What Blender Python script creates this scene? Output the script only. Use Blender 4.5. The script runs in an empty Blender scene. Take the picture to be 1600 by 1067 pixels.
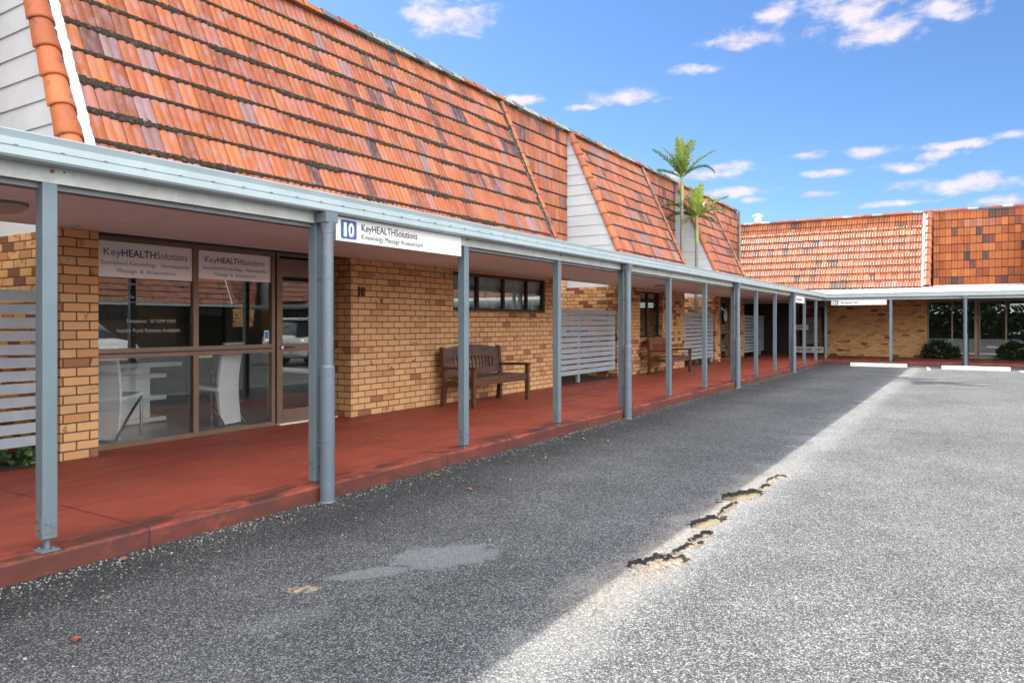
import bpy, bmesh, math, random
from mathutils import Vector, Matrix
R = math.radians
sc = bpy.context.scene
col = sc.collection

# ------------------------------------------------------------------ camera
FPX, HOR = 1137.0, 505.0
YAW = math.atan(719 / FPX)
CAMH = 1.395
KP = 0.12                     # height of the red footpath above the asphalt
cd = bpy.data.cameras.new('camera'); cam = bpy.data.objects.new('camera', cd); col.objects.link(cam)
cd.sensor_width = 36; cd.lens = FPX / 1600 * 36
cd.shift_y = -(533.5 - HOR) / 1600
cd.clip_start = .05; cd.clip_end = 2000
cam.location = (0, 0, CAMH); cam.rotation_euler = (R(90), 0, YAW)
sc.camera = cam

# ------------------------------------------------------------------ light
SUN = Vector((-1.0, .37, .93)).normalized()
SUN_STRENGTH, SKY_STRENGTH, EXPO = 3.4, .056, 1.4
sl = bpy.data.lights.new('sun', 'SUN'); so = bpy.data.objects.new('sun', sl); col.objects.link(so)
sl.energy = SUN_STRENGTH; sl.angle = R(.6); sl.color = (1, .95, .87)
so.rotation_euler = SUN.to_track_quat('Z', 'Y').to_euler()
sc.view_settings.view_transform = 'Standard'; sc.view_settings.look = 'None'
sc.view_settings.exposure = EXPO; sc.view_settings.gamma = 1
sc.cycles.use_denoising = True
sc.cycles.max_bounces = 8; sc.cycles.transparent_max_bounces = 12
sc.cycles.sample_clamp_indirect = 6
sc.cycles.caustics_reflective = False; sc.cycles.caustics_refractive = False

class NT:
    """small helper for node trees"""
    def __init__(s, tree): s.t = tree
    def n(s, typ, **kw):
        n = s.t.nodes.new(typ)
        for k, v in kw.items(): setattr(n, k, v)
        return n
    def l(s, a, b): s.t.links.new(a, b)
    def put(s, sock, v):
        if hasattr(v, 'is_output') or isinstance(v, bpy.types.NodeSocket): s.l(v, sock)
        else: sock.default_value = v
    def m(s, op, a, b=0.0, c=None, clamp=False):
        n = s.n('ShaderNodeMath', operation=op); n.use_clamp = clamp
        s.put(n.inputs[0], a); s.put(n.inputs[1], b)
        if c is not None: s.put(n.inputs[2], c)
        return n.outputs[0]
    def vm(s, op, a, b=(0, 0, 0)):
        n = s.n('ShaderNodeVectorMath', operation=op); s.put(n.inputs[0], a); s.put(n.inputs[1], b)
        return n
    def mix(s, f, a, b, mode='MIX'):
        n = s.n('ShaderNodeMix', data_type='RGBA', blend_type=mode); s.put(n.inputs[0], f)
        s.put(n.inputs[6], a); s.put(n.inputs[7], b); return n.outputs[2]
    def ramp(s, f, stops, interp='LINEAR'):
        n = s.n('ShaderNodeValToRGB'); e = n.color_ramp; e.interpolation = interp
        while len(e.elements) < len(stops): e.elements.new(.5)
        for el, (p, c) in zip(e.elements, stops):
            el.position = p; el.color = (c, c, c, 1) if isinstance(c, (int, float)) else (*c[:3], 1)
        s.put(n.inputs[0], f); return n.outputs[0]
    def rng(s, v, a, b, c=0.0, d=1.0, smooth=True):
        n = s.n('ShaderNodeMapRange', interpolation_type='SMOOTHSTEP' if smooth else 'LINEAR')
        s.put(n.inputs[0], v); s.put(n.inputs[1], a); s.put(n.inputs[2], b); s.put(n.inputs[3], c); s.put(n.inputs[4], d)
        return n.outputs[0]
    def noise(s, vec, scale, detail=3, rough=.55, dist=0.0):
        n = s.n('ShaderNodeTexNoise'); s.put(n.inputs['Vector'], vec)
        n.inputs['Scale'].default_value = scale; n.inputs['Detail'].default_value = detail
        n.inputs['Roughness'].default_value = rough; n.inputs['Distortion'].default_value = dist
        return n.outputs[0]

# world: Nishita sky with a few small clouds in front and an added bright cloud mass behind the camera as fill
w = bpy.data.worlds.new('World'); sc.world = w; w.use_nodes = True
N = NT(w.node_tree); bg = w.node_tree.nodes['Background']
sky = N.n('ShaderNodeTexSky', sky_type='NISHITA'); sky.sun_disc = False
sky.sun_elevation = math.asin(SUN.z); sky.sun_rotation = math.atan2(SUN.x, SUN.y)
sky.air_density = 1.0; sky.dust_density = .3; sky.ozone_density = 2.5; sky.altitude = 0
skyc = N.vm('MULTIPLY', sky.outputs[0], (SKY_STRENGTH * .70, SKY_STRENGTH * .90, SKY_STRENGTH * 1.17))
tc = N.n('ShaderNodeTexCoord'); D = tc.outputs['Generated']
sp = N.n('ShaderNodeSeparateXYZ'); N.l(D, sp.inputs[0])
az = N.m('ARCTAN2', sp.outputs[0], sp.outputs[1]); el = N.m('ARCSINE', sp.outputs[2])
ce = N.n('ShaderNodeCombineXYZ'); N.put(ce.inputs[0], az); N.put(ce.inputs[1], el)
cst = N.n('ShaderNodeCombineXYZ'); N.put(cst.inputs[0], az); N.put(cst.inputs[1], N.m('MULTIPLY', el, 1.9))
nz = N.noise(cst.outputs[0], 24, 6, .62, .25)
nz2 = N.m('MULTIPLY', N.m('SUBTRACT', nz, .5), 2.6)
CL = [(700, 27, 78, 27), (640, 22, 30, 10), (820, 156, 34, 8), (972, 152, 66, 12), (908, 168, 26, 6), (1168, 60, 64, 16), (1212, 22, 32, 20),
      (1330, 18, 80, 30), (1370, 48, 76, 24), (1475, 12, 68, 20), (1085, 108, 36, 8), (1260, 243, 36, 7), (1350, 239, 46, 10),
      (1412, 262, 50, 8), (1468, 243, 46, 9), (1495, 227, 60, 8), (1296, 270, 36, 7), (1500, 288, 118, 14), (1580, 211, 30, 8),
      (1128, 261, 40, 9), (1100, 272, 75, 10), (1275, 303, 32, 6), (1180, 312, 20, 6), (1572, 313, 54, 9), (1150, 300, 60, 8), (1400, 318, 60, 5)]
acc = None
for (px, py, a, b) in CL:
    u = (px - 800) / FPX; v = (HOR - py) / FPX
    z_ = math.atan(u) - YAW; e_ = math.atan(v / math.sqrt(1 + u * u))
    ka = FPX * (1 + u * u) / a / 1.18; kb = FPX * math.sqrt(1 + u * u) / b / 1.18
    d = N.vm('MULTIPLY', N.vm('SUBTRACT', ce.outputs[0], (z_, e_, 0)).outputs[0], (ka, kb, 0))
    ln = N.vm('LENGTH', d.outputs[0]).outputs['Value']
    g = N.m('SUBTRACT', 1.0, ln)
    acc = g if acc is None else N.m('MAXIMUM', acc, g)
dens = N.rng(N.m('ADD', acc, nz2), -.05, .95)
dens = N.m('MULTIPLY', dens, N.rng(acc, -.5, .25))
# unseen bright clouds added behind and right of the viewer to fill the shade
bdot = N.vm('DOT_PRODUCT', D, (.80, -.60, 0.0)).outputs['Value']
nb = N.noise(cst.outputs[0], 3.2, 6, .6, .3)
fill_bank = N.m('MULTIPLY', N.rng(bdot, .0, .4), N.rng(nb, .33, .52))
fill_bank = N.m('MULTIPLY', fill_bank, .92)
cloudc = N.mix(N.rng(nz, .3, .7), (.30, .285, .345, 1), (.39, .36, .405, 1))
fill_bankc = N.mix(N.rng(nb, .4, .75), (2.0, 1.98, 1.95, 1), (2.8, 2.75, 2.68, 1))
c1 = N.mix(N.m('MULTIPLY', dens, .94), skyc.outputs[0], cloudc)
c1 = N.mix(fill_bank, c1, fill_bankc)
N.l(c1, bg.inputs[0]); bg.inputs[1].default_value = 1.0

# ------------------------------------------------------------------ tagging and mesh building
WL = {}
def tag(o, label=None, cat=None, group=None, kind=None):
    if label: o['label'] = label
    if cat: o['category'] = cat
    if group: o['group'] = group
    if kind: o['kind'] = kind
    return o
def thing(name, label, cat, loc=(0, 0, 0), rz=0, group=None):
    o = bpy.data.objects.new(name, None); col.objects.link(o)
    o.empty_display_size = .2; o.location = loc; o.rotation_euler = (0, 0, rz)
    WL[o] = Vector(loc)
    return tag(o, label, cat, group)
def wl(o): return WL.get(o, Vector((0, 0, 0)))
def copy_tree(o, parent=None):
    c = o.copy(); col.objects.link(c); c.parent = parent
    for ch in list(o.children): copy_tree(ch, c)
    return c

class MB:
    """collects faces (with uv in metres and a colour per face) and links them as ONE mesh object"""
    def __init__(s): s.v = []; s.f = []; s.uv = []; s.c = []; s.mi = []; s.sm = []
    def face(s, pts, uv=None, c=(1, 1, 1), mi=0, smooth=False):
        b = len(s.v); s.v += [tuple(p) for p in pts]; s.f.append(tuple(range(b, b + len(pts))))
        s.uv += [tuple(q) for q in (uv or [(0, 0)] * len(pts))]; s.c.append(c); s.mi.append(mi); s.sm.append(smooth)
    def grid(s, rows, c=(1, 1, 1), mi=0, smooth=True, closed=False, uvs=None):
        """rows: list of equally long point lists, shared vertices"""
        b = len(s.v); n = len(rows[0])
        for r in rows: s.v += [tuple(p) for p in r]
        for i in range(len(rows) - 1):
            for j in range(n if closed else n - 1):
                k = (j + 1) % n
                s.f.append((b + i * n + j, b + i * n + k, b + (i + 1) * n + k, b + (i + 1) * n + j))
                if uvs: s.uv += [uvs[i][j], uvs[i][k], uvs[i + 1][k], uvs[i + 1][j]]
                else: s.uv += [(0, 0)] * 4
                s.c.append(c); s.mi.append(mi); s.sm.append(smooth)
    def box(s, a, b, c=(1, 1, 1), mi=0, skip=''):
        x0, y0, z0 = [min(p, q) for p, q in zip(a, b)]; x1, y1, z1 = [max(p, q) for p, q in zip(a, b)]
        F = {'-x': [(x0, y1, z0), (x0, y0, z0), (x0, y0, z1), (x0, y1, z1)], '+x': [(x1, y0, z0), (x1, y1, z0), (x1, y1, z1), (x1, y0, z1)],
             '-y': [(x0, y0, z0), (x1, y0, z0), (x1, y0, z1), (x0, y0, z1)], '+y': [(x1, y1, z0), (x0, y1, z0), (x0, y1, z1), (x1, y1, z1)],
             '-z': [(x0, y1, z0), (x1, y1, z0), (x1, y0, z0), (x0, y0, z0)], '+z': [(x0, y0, z1), (x1, y0, z1), (x1, y1, z1), (x0, y1, z1)]}
        for k, p in F.items():
            if k in skip: continue
            if 'x' in k: uv = [(q[1], q[2]) for q in p]
            elif 'y' in k: uv = [(q[0], q[2]) for q in p]
            else: uv = [(q[0], q[1]) for q in p]
            s.face(p, uv, c, mi)
    def obox(s, o, ux, uy, uz, lx, ly, lz, c=(1, 1, 1), mi=0):
        """box from corner o along unit vectors"""
        o, ux, uy, uz = map(Vector, (o, ux, uy, uz)); X, Y, Z = ux * lx, uy * ly, uz * lz
        P = lambda i, j, k: o + X * i + Y * j + Z * k
        for q, (du, dv) in (([P(0,1,0), P(0,0,0), P(0,0,1), P(0,1,1)], (ly, lz)), ([P(1,0,0), P(1,1,0), P(1,1,1), P(1,0,1)], (ly, lz)),
                  ([P(0,0,0), P(1,0,0), P(1,0,1), P(0,0,1)], (lx, lz)), ([P(1,1,0), P(0,1,0), P(0,1,1), P(1,1,1)], (lx, lz)),
                  ([P(0,1,0), P(1,1,0), P(1,0,0), P(0,0,0)], (lx, ly)), ([P(0,0,1), P(1,0,1), P(1,1,1), P(0,1,1)], (lx, ly))):
            s.face(q, [(0, 0), (du, 0), (du, dv), (0, dv)], c, mi)
    def bar(s, p, q, wx, wz, up=(0, 0, 1), c=(1, 1, 1), mi=0):
        """bar from p to q with rectangular section"""
        p, q = Vector(p), Vector(q); d = (q - p); L = d.length; d.normalize()
        sd = d.cross(Vector(up)).normalized(); u2 = sd.cross(d)
        s.obox(p - sd * wx / 2 - u2 * wz / 2, sd, d, u2, wx, L, wz, c, mi)
    def tube(s, pts, rad, n=10, c=(1, 1, 1), mi=0, cap=True, smooth=True):
        pts = [Vector(p) for p in pts]
        if not isinstance(rad, (list, tuple)): rad = [rad] * len(pts)
        rows = []; ref = None
        for i, p in enumerate(pts):
            t = (pts[min(i + 1, len(pts) - 1)] - pts[max(i - 1, 0)]).normalized()
            if ref is None: ref = Vector((1, 0, 0)) if abs(t.x) < .8 else Vector((0, 1, 0))
            a = (ref - t * ref.dot(t)).normalized(); b = t.cross(a); ref = a
            rows.append([p + (a * math.cos(2 * math.pi * k / n) + b * math.sin(2 * math.pi * k / n)) * rad[i] for k in range(n)])
        s.grid(rows, c, mi, smooth, True)
        if cap:
            s.face(list(reversed(rows[0])), None, c, mi); s.face(rows[-1], None, c, mi)
    def prism(s, prof, a0, a1, fn, c=(1, 1, 1), mi=0, smooth=False, cap=True):
        """closed profile [(p,q)] swept from a0 to a1, fn(p,q,a)->point"""
        n = len(prof)
        for i in range(n):
            p, q = prof[i], prof[(i + 1) % n]; d = math.dist(p, q)
            s.face([fn(*p, a0), fn(*q, a0), fn(*q, a1), fn(*p, a1)], [(a0, 0), (a0, d), (a1, d), (a1, 0)], c, mi, smooth)
        if cap:
            s.face([fn(*p, a0) for p in reversed(prof)], None, c, mi); s.face([fn(*p, a1) for p in prof], None, c, mi)
    def build(s, name, mats, parent=None, local=False, bevel=0):
        off = Vector((0, 0, 0)) if (local or parent is None) else wl(parent)
        me = bpy.data.meshes.new(name)
        me.from_pydata([(x - off.x, y - off.y, z - off.z) for x, y, z in s.v], [], s.f)
        ul = me.uv_layers.new(name='UVMap'); ul.data.foreach_set('uv', [t for q in s.uv for t in q])
        ca = me.color_attributes.new('Col', 'FLOAT_COLOR', 'CORNER')
        cc = []
        for f, c in zip(s.f, s.c): cc += [c[0], c[1], c[2], 1.0] * len(f)
        ca.data.foreach_set('color', cc)
        me.polygons.foreach_set('material_index', s.mi); me.polygons.foreach_set('use_smooth', s.sm)
        for m in (mats if isinstance(mats, (list, tuple)) else [mats]): me.materials.append(m)
        me.update()
        o = bpy.data.objects.new(name, me); col.objects.link(o)
        if parent is not None: o.parent = parent; WL[o] = wl(parent)
        if bevel:
            bm = bmesh.new(); bm.from_mesh(me); bmesh.ops.remove_doubles(bm, verts=bm.verts, dist=1e-5); bm.to_mesh(me); bm.free()
            b = o.modifiers.new('bevel', 'BEVEL'); b.width = bevel; b.segments = 2; b.limit_method = 'ANGLE'
        return o

# ------------------------------------------------------------------ materials
M = {}
def newmat(name):
    m = bpy.data.materials.new(name); m.use_nodes = True; M[name] = m
    n = NT(m.node_tree); p = m.node_tree.nodes['Principled BSDF']
    return m, n, p
def bump(n, p, h, strength=.3, dist=.01):
    b = n.n('ShaderNodeBump'); b.inputs['Strength'].default_value = strength; b.inputs['Distance'].default_value = dist
    n.put(b.inputs['Height'], h); n.l(b.outputs[0], p.inputs['Normal'])
def objvec(n): return n.n('ShaderNodeNewGeometry').outputs['Position']
def paint(name, c, rough=.5, var=.12, scale=6, metal=0, dirt=None, spec=.5):
    m, n, p = newmat(name); v = objvec(n)
    nz = n.noise(v, scale, 4, .6)
    cc = n.mix(n.rng(nz, .3, .7), tuple(x * (1 - var) for x in c) + (1,), tuple(min(1, x * (1 + var)) for x in c) + (1,))
    if dirt:
        d = n.noise(v, scale * 2.7, 5, .7, .4)
        cc = n.mix(n.rng(d, .52, .74, 0, dirt[1]), cc, (*dirt[0], 1))
    n.l(cc, p.inputs['Base Color']); p.inputs['Roughness'].default_value = rough; p.inputs['Metallic'].default_value = metal
    p.inputs['Specular IOR Level'].default_value = spec
    bump(n, p, n.noise(v, 90, 3), .08, .004)
    return m
def brick_mat(name, ramp_stops, blotch, mortar=(.105, .075, .05)):
    m, n, p = newmat(name)
    uvn = n.n('ShaderNodeTexCoord').outputs['UV']; s_ = n.n('ShaderNodeSeparateXYZ'); n.l(uvn, s_.inputs[0])
    nzw = n.m('MULTIPLY', n.m('SUBTRACT', n.noise(uvn, 14, 3), .5), .008)
    u, v = n.m('ADD', s_.outputs[0], nzw), n.m('ADD', n.m('SUBTRACT', s_.outputs[1], KP), nzw)
    rv = n.m('DIVIDE', v, .086); row = n.m('FLOOR', rv); fv = n.m('FRACT', rv)
    uu = n.m('ADD', n.m('DIVIDE', u, .24), n.m('MULTIPLY', n.m('MODULO', n.m('ABSOLUTE', row), 2), .5)); cl = n.m('FLOOR', uu); fu = n.m('FRACT', uu)
    mu = n.m('MAXIMUM', n.rng(fu, .036, .052, 1, 0), n.rng(fu, .985, .999, 0, 1))
    mv = n.m('MAXIMUM', n.rng(fv, .10, .145, 1, 0), n.rng(fv, .96, .998, 0, 1))
    mor = n.m('MAXIMUM', mu, mv)
    cv = n.n('ShaderNodeCombineXYZ'); n.put(cv.inputs[0], cl); n.put(cv.inputs[1], row)
    wn = n.n('ShaderNodeTexWhiteNoise', noise_dimensions='2D'); n.l(cv.outputs[0], wn.inputs['Vector'])
    base = n.ramp(wn.outputs['Value'], ramp_stops)
    wc = n.n('ShaderNodeSeparateColor'); n.l(wn.outputs['Color'], wc.inputs[0])
    shift = n.vm('ADD', uvn, n.vm('SCALE', wn.outputs['Color']).outputs[0]).outputs[0]
    b1 = n.noise(shift, 11, 4, .6, .5)
    bl = n.m('MULTIPLY', n.rng(b1, .5, .66), n.rng(wc.outputs[1], blotch, blotch + .08))
    c = n.mix(n.m('MULTIPLY', bl, .85), base, (.15, .055, .03, 1))
    c = n.mix(n.rng(n.noise(uvn, 60, 4, .7), .35, .8, 0, .35), c, n.mix(.5, c, (.62, .40, .2, 1)))
    c = n.mix(n.rng(n.noise(uvn, 1.3, 4, .6), .4, .8, 0, .22), c, (.26, .14, .07, 1))
    mc = n.mix(n.noise(uvn, 40, 3), tuple(x * .7 for x in mortar) + (1,), tuple(x * 1.4 for x in mortar) + (1,))
    c = n.mix(mor, c, mc)
    n.l(c, p.inputs['Base Color']); p.inputs['Roughness'].default_value = .8; p.inputs['Specular IOR Level'].default_value = .25
    h = n.m('ADD', n.m('MULTIPLY', n.m('SUBTRACT', 1, mor), .8), n.m('MULTIPLY', n.noise(uvn, 130, 4, .7), .25))
    bump(n, p, h, .7, .008)
    return m
brick_mat('brick_plain', [(0, (.66, .385, .185)), (.45, (.72, .43, .21)), (.8, (.64, .355, .165)), (.95, (.56, .28, .125)), (.985, (.40, .17, .085)), (1, (.27, .11, .065))], .80)
brick_mat('brick_mottled', [(0, (.58, .33, .14)), (.4, (.67, .40, .185)), (.68, (.61, .34, .15)), (.80, (.44, .19, .075)), (.90, (.23, .09, .05)), (1, (.14, .065, .05))], .55)
brick_mat('brick_far', [(0, (.58, .32, .13)), (.5, (.68, .40, .17)), (.78, (.58, .29, .12)), (.92, (.42, .19, .085)), (.97, (.12, .06, .045)), (1, (.09, .05, .045))], .7, (.26, .17, .09))

def tile_mat(name, lichen=.35, gloss=.45, spec=.4):
    m, n, p = newmat(name); v = objvec(n)
    at = n.n('ShaderNodeVertexColor', layer_name='Col').outputs[0]
    st = n.vm('MULTIPLY', v, (1, 1, .28)).outputs[0]
    a = n.noise(st, 9, 5, .62, .5)
    c = n.mix(n.rng(a, .46, .66, 0, lichen), at, (.31, .205, .22, 1))
    c = n.mix(n.rng(n.noise(n.vm('MULTIPLY', v, (1, 1, .12)).outputs[0], 26, 4, .6, .3), .5, .7, 0, lichen * .9), c, (.24, .15, .165, 1))
    b = n.noise(n.vm('ADD', st, (7, 3, 1)).outputs[0], 13, 5, .7, .6)
    c = n.mix(n.rng(b, .60, .76, 0, .8), c, (.075, .05, .05, 1))
    run_ = n.noise(n.vm('MULTIPLY', v, (1, 1, .22)).outputs[0], 2.2, 6, .7, .5)
    c = n.mix(n.rng(run_, .50, .68, 0, .45), c, n.mix(1, c, (.50, .43, .46, 1), 'MULTIPLY'))
    c = n.mix(n.rng(n.noise(v, 120, 4, .8), .3, .8, 0, .3), c, n.mix(1, c, (.7, .7, .7, 1), 'MULTIPLY'))
    n.l(c, p.inputs['Base Color'])
    n.put(p.inputs['Roughness'], n.rng(n.noise(v, 20, 3), .3, .7, gloss - .06, gloss + .14)); p.inputs['Specular IOR Level'].default_value = spec
    bump(n, p, n.noise(v, 70, 4, .7), .25, .004)
    return m
tile_mat('tile', .5, .5); tile_mat('tile_clean', .04, .36, .6); tile_mat('tile_matte', .08, .55, .25)
def moss_mat():
    m, n, p = newmat('moss'); v = objvec(n)
    a = n.noise(v, 26, 5, .7)
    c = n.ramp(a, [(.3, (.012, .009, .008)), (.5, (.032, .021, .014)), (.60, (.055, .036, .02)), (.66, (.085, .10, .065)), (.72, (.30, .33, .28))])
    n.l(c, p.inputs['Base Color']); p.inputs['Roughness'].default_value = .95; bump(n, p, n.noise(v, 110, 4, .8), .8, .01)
moss_mat()
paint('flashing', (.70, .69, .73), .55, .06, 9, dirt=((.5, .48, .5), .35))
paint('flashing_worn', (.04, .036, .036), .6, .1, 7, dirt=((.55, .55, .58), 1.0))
def capping_mat():
    m, n, p = newmat('capping'); v = objvec(n)
    at = n.n('ShaderNodeVertexColor', layer_name='Col').outputs[0]
    a = n.noise(v, 5, 5, .65, .5)
    c = n.mix(n.rng(a, .55, .7, 0, .85), at, (.06, .055, .06, 1))
    c = n.mix(n.rng(n.noise(v, 14, 5, .7), .55, .8, 0, .45), c, (.30, .32, .27, 1))
    n.l(c, p.inputs['Base Color']); p.inputs['Roughness'].default_value = .6; bump(n, p, n.noise(v, 60, 4), .25, .006)
capping_mat()
paint('weatherboard', (.52, .57, .60), .55, .05, 2, dirt=((.45, .46, .45), .25))
paint('gutter_paint', (.355, .43, .455), .38, .05, 3, dirt=((.40, .44, .45), .3))
paint('fascia_white', (.70, .72, .70), .45, .06, 4, dirt=((.5, .5, .45), .3))
paint('beam_paint', (.44, .46, .44), .55, .10, 5, dirt=((.26, .26, .22), .55))
paint('trim_dark', (.16, .18, .185), .6, .1)
paint('post_paint', (.128, .174, .200), .42, .07, 4, dirt=((.16, .20, .23), .35))
paint('pipe_paint', (.115, .148, .178), .40, .06, 4, dirt=((.24, .27, .29), .3))
paint('slat_paint', (.33, .385, .43), .6, .08, 5, dirt=((.30, .31, .33), .4))
paint('aluminium', (.20, .135, .095), .38, .08, 6, .35)
paint('black_frame', (.022, .018, .016), .45, .1)
paint('opening_shade', (.012, .012, .013), .7, .2)
paint('sign_white', (.80, .80, .79), .4, .02, 3, dirt=((.62, .6, .55), .18))
paint('sign_blue', (.045, .10, .31), .35, .03)
paint('letter_black', (.015, .015, .017), .5, .02)
paint('letter_navy', (.02, .03, .10), .5, .02)
paint('letter_blue', (.075, .16, .30), .5, .02)
paint('letter_white', (.42, .42, .42), .5, .02)
paint('banner_white', (.93, .95, .93), .12, .01, spec=1.0)
paint('sticker_blue', (.03, .22, .62), .4, .02)
paint('yellow_green', (.45, .50, .05), .5, .05)
paint('red_cloth', (.55, .05, .03), .7, .1)
paint('white_gloss', (.80, .80, .80), .3, .02)
paint('leather_white', (.78, .77, .79), .45, .03)
paint('chrome', (.6, .6, .6), .22, .03, 5, 1)
paint('black_plastic', (.02, .02, .022), .35, .1)
paint('teal_cloth', (.02, .10, .13), .8, .1)
paint('interior_wall', (.21, .205, .20), .8, .04)
paint('interior_dark', (.05, .05, .055), .8, .1)
paint('curtain', (.52, .53, .53), .9, .06, 12)
paint('light_plastic', (.42, .40, .38), .4, .04)
paint('concrete_white', (.80, .79, .76), .75, .05, 8, dirt=((.55, .53, .5), .4))
paint('line_paint', (.70, .69, .66), .7, .12, 20, dirt=((.35, .35, .34), .7))
paint('soil', (.035, .025, .018), .95, .3, 14)
paint('steel', (.30, .30, .30), .4, .1, 9, .8)
paint('chip', (.36, .34, .30), .8, .25, 30)
paint('dry_leaf', (.34, .15, .07), .7, .3, 40)
paint('red_leaf', (.16, .035, .015), .6, .3, 40)
paint('paper_white', (.75, .74, .70), .8, .05)
paint('roof_sheet', (.70, .68, .62), .45, .05, 3, dirt=((.5, .47, .4), .3))
paint('roof_deck', (.35, .34, .33), .8, .1)
paint('rust', (.20, .08, .035), .8, .3, 40)

def soffit_mat():
    m, n, p = newmat('soffit'); v = objvec(n); s_ = n.n('ShaderNodeSeparateXYZ'); n.l(v, s_.inputs[0])
    f = n.m('FRACT', n.m('DIVIDE', s_.outputs[1], 1.2)); g = n.m('FRACT', n.m('DIVIDE', n.m('ADD', s_.outputs[0], 20.05), 1.35))
    ln = n.m('MAXIMUM', n.rng(f, 0, .006, 1, 0), n.rng(g, 0, .005, 1, 0))
    c = n.mix(n.rng(n.noise(v, 1.1, 4), .3, .7), (.72, .80, .81, 1), (.78, .86, .87, 1))
    c = n.mix(n.rng(n.noise(v, 5, 5, .7), .55, .8, 0, .3), c, (.42, .37, .34, 1))
    c = n.mix(n.m('MULTIPLY', ln, .6), c, (.22, .2, .2, 1))
    n.l(c, p.inputs['Base Color']); p.inputs['Roughness'].default_value = .6
soffit_mat()

def path_mat():
    m, n, p = newmat('red_concrete'); v = objvec(n); s_ = n.n('ShaderNodeSeparateXYZ'); n.l(v, s_.inputs[0])
    x, y, z = s_.outputs
    c = n.mix(n.rng(n.noise(v, 1.6, 5, .6), .3, .7), (.275, .056, .035, 1), (.35, .075, .046, 1))
    st = n.noise(n.vm('MULTIPLY', v, (3.2, .55, 1)).outputs[0], 1.5, 5, .65, .6)
    c = n.mix(n.rng(st, .48, .72, 0, .55), c, (.22, .055, .042, 1))
    c = n.mix(n.rng(n.noise(v, 4.5, 5, .75, .8), .58, .74, 0, .4), c, (.46, .20, .15, 1))
    # tyre and shoe scuffs along the two kerb edges, and grime on the kerb face
    edge = n.m('MAXIMUM', n.rng(x, -4.75, -4.42), 0.0)
    near = n.m('MULTIPLY', edge, n.rng(n.noise(n.vm('MULTIPLY', v, (2.2, .9, 2)).outputs[0], 2.3, 6, .75, 1.0), .41, .58))
    c = n.mix(n.m('MULTIPLY', near, .85), c, (.045, .028, .026, 1))
    sp = n.noise(v, 45, 4, .8); c = n.mix(n.rng(sp, .66, .74, 0, .5), c, (.12, .05, .04, 1))
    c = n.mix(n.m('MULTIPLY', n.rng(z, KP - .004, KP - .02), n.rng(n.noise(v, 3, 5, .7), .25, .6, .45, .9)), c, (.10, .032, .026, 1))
    # expansion joints across the path
    f = n.m('FRACT', n.m('DIVIDE', n.m('ADD', y, 1.95), 3.05)); jn = n.rng(n.m('ABSOLUTE', n.m('SUBTRACT', f, .5)), .0015, .004, 1, 0)
    c = n.mix(n.m('MULTIPLY', jn, .8), c, (.05, .02, .017, 1))
    n.l(c, p.inputs['Base Color']); n.put(p.inputs['Roughness'], n.rng(st, .3, .7, .5, .72)); p.inputs['Specular IOR Level'].default_value = .35
    h = n.m('SUBTRACT', n.m('ADD', n.noise(v, 80, 4, .7), n.m('MULTIPLY', n.noise(v, 6, 4), .6)), n.m('MULTIPLY', jn, 1.5)); bump(n, p, h, .25, .006)
path_mat()

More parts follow.
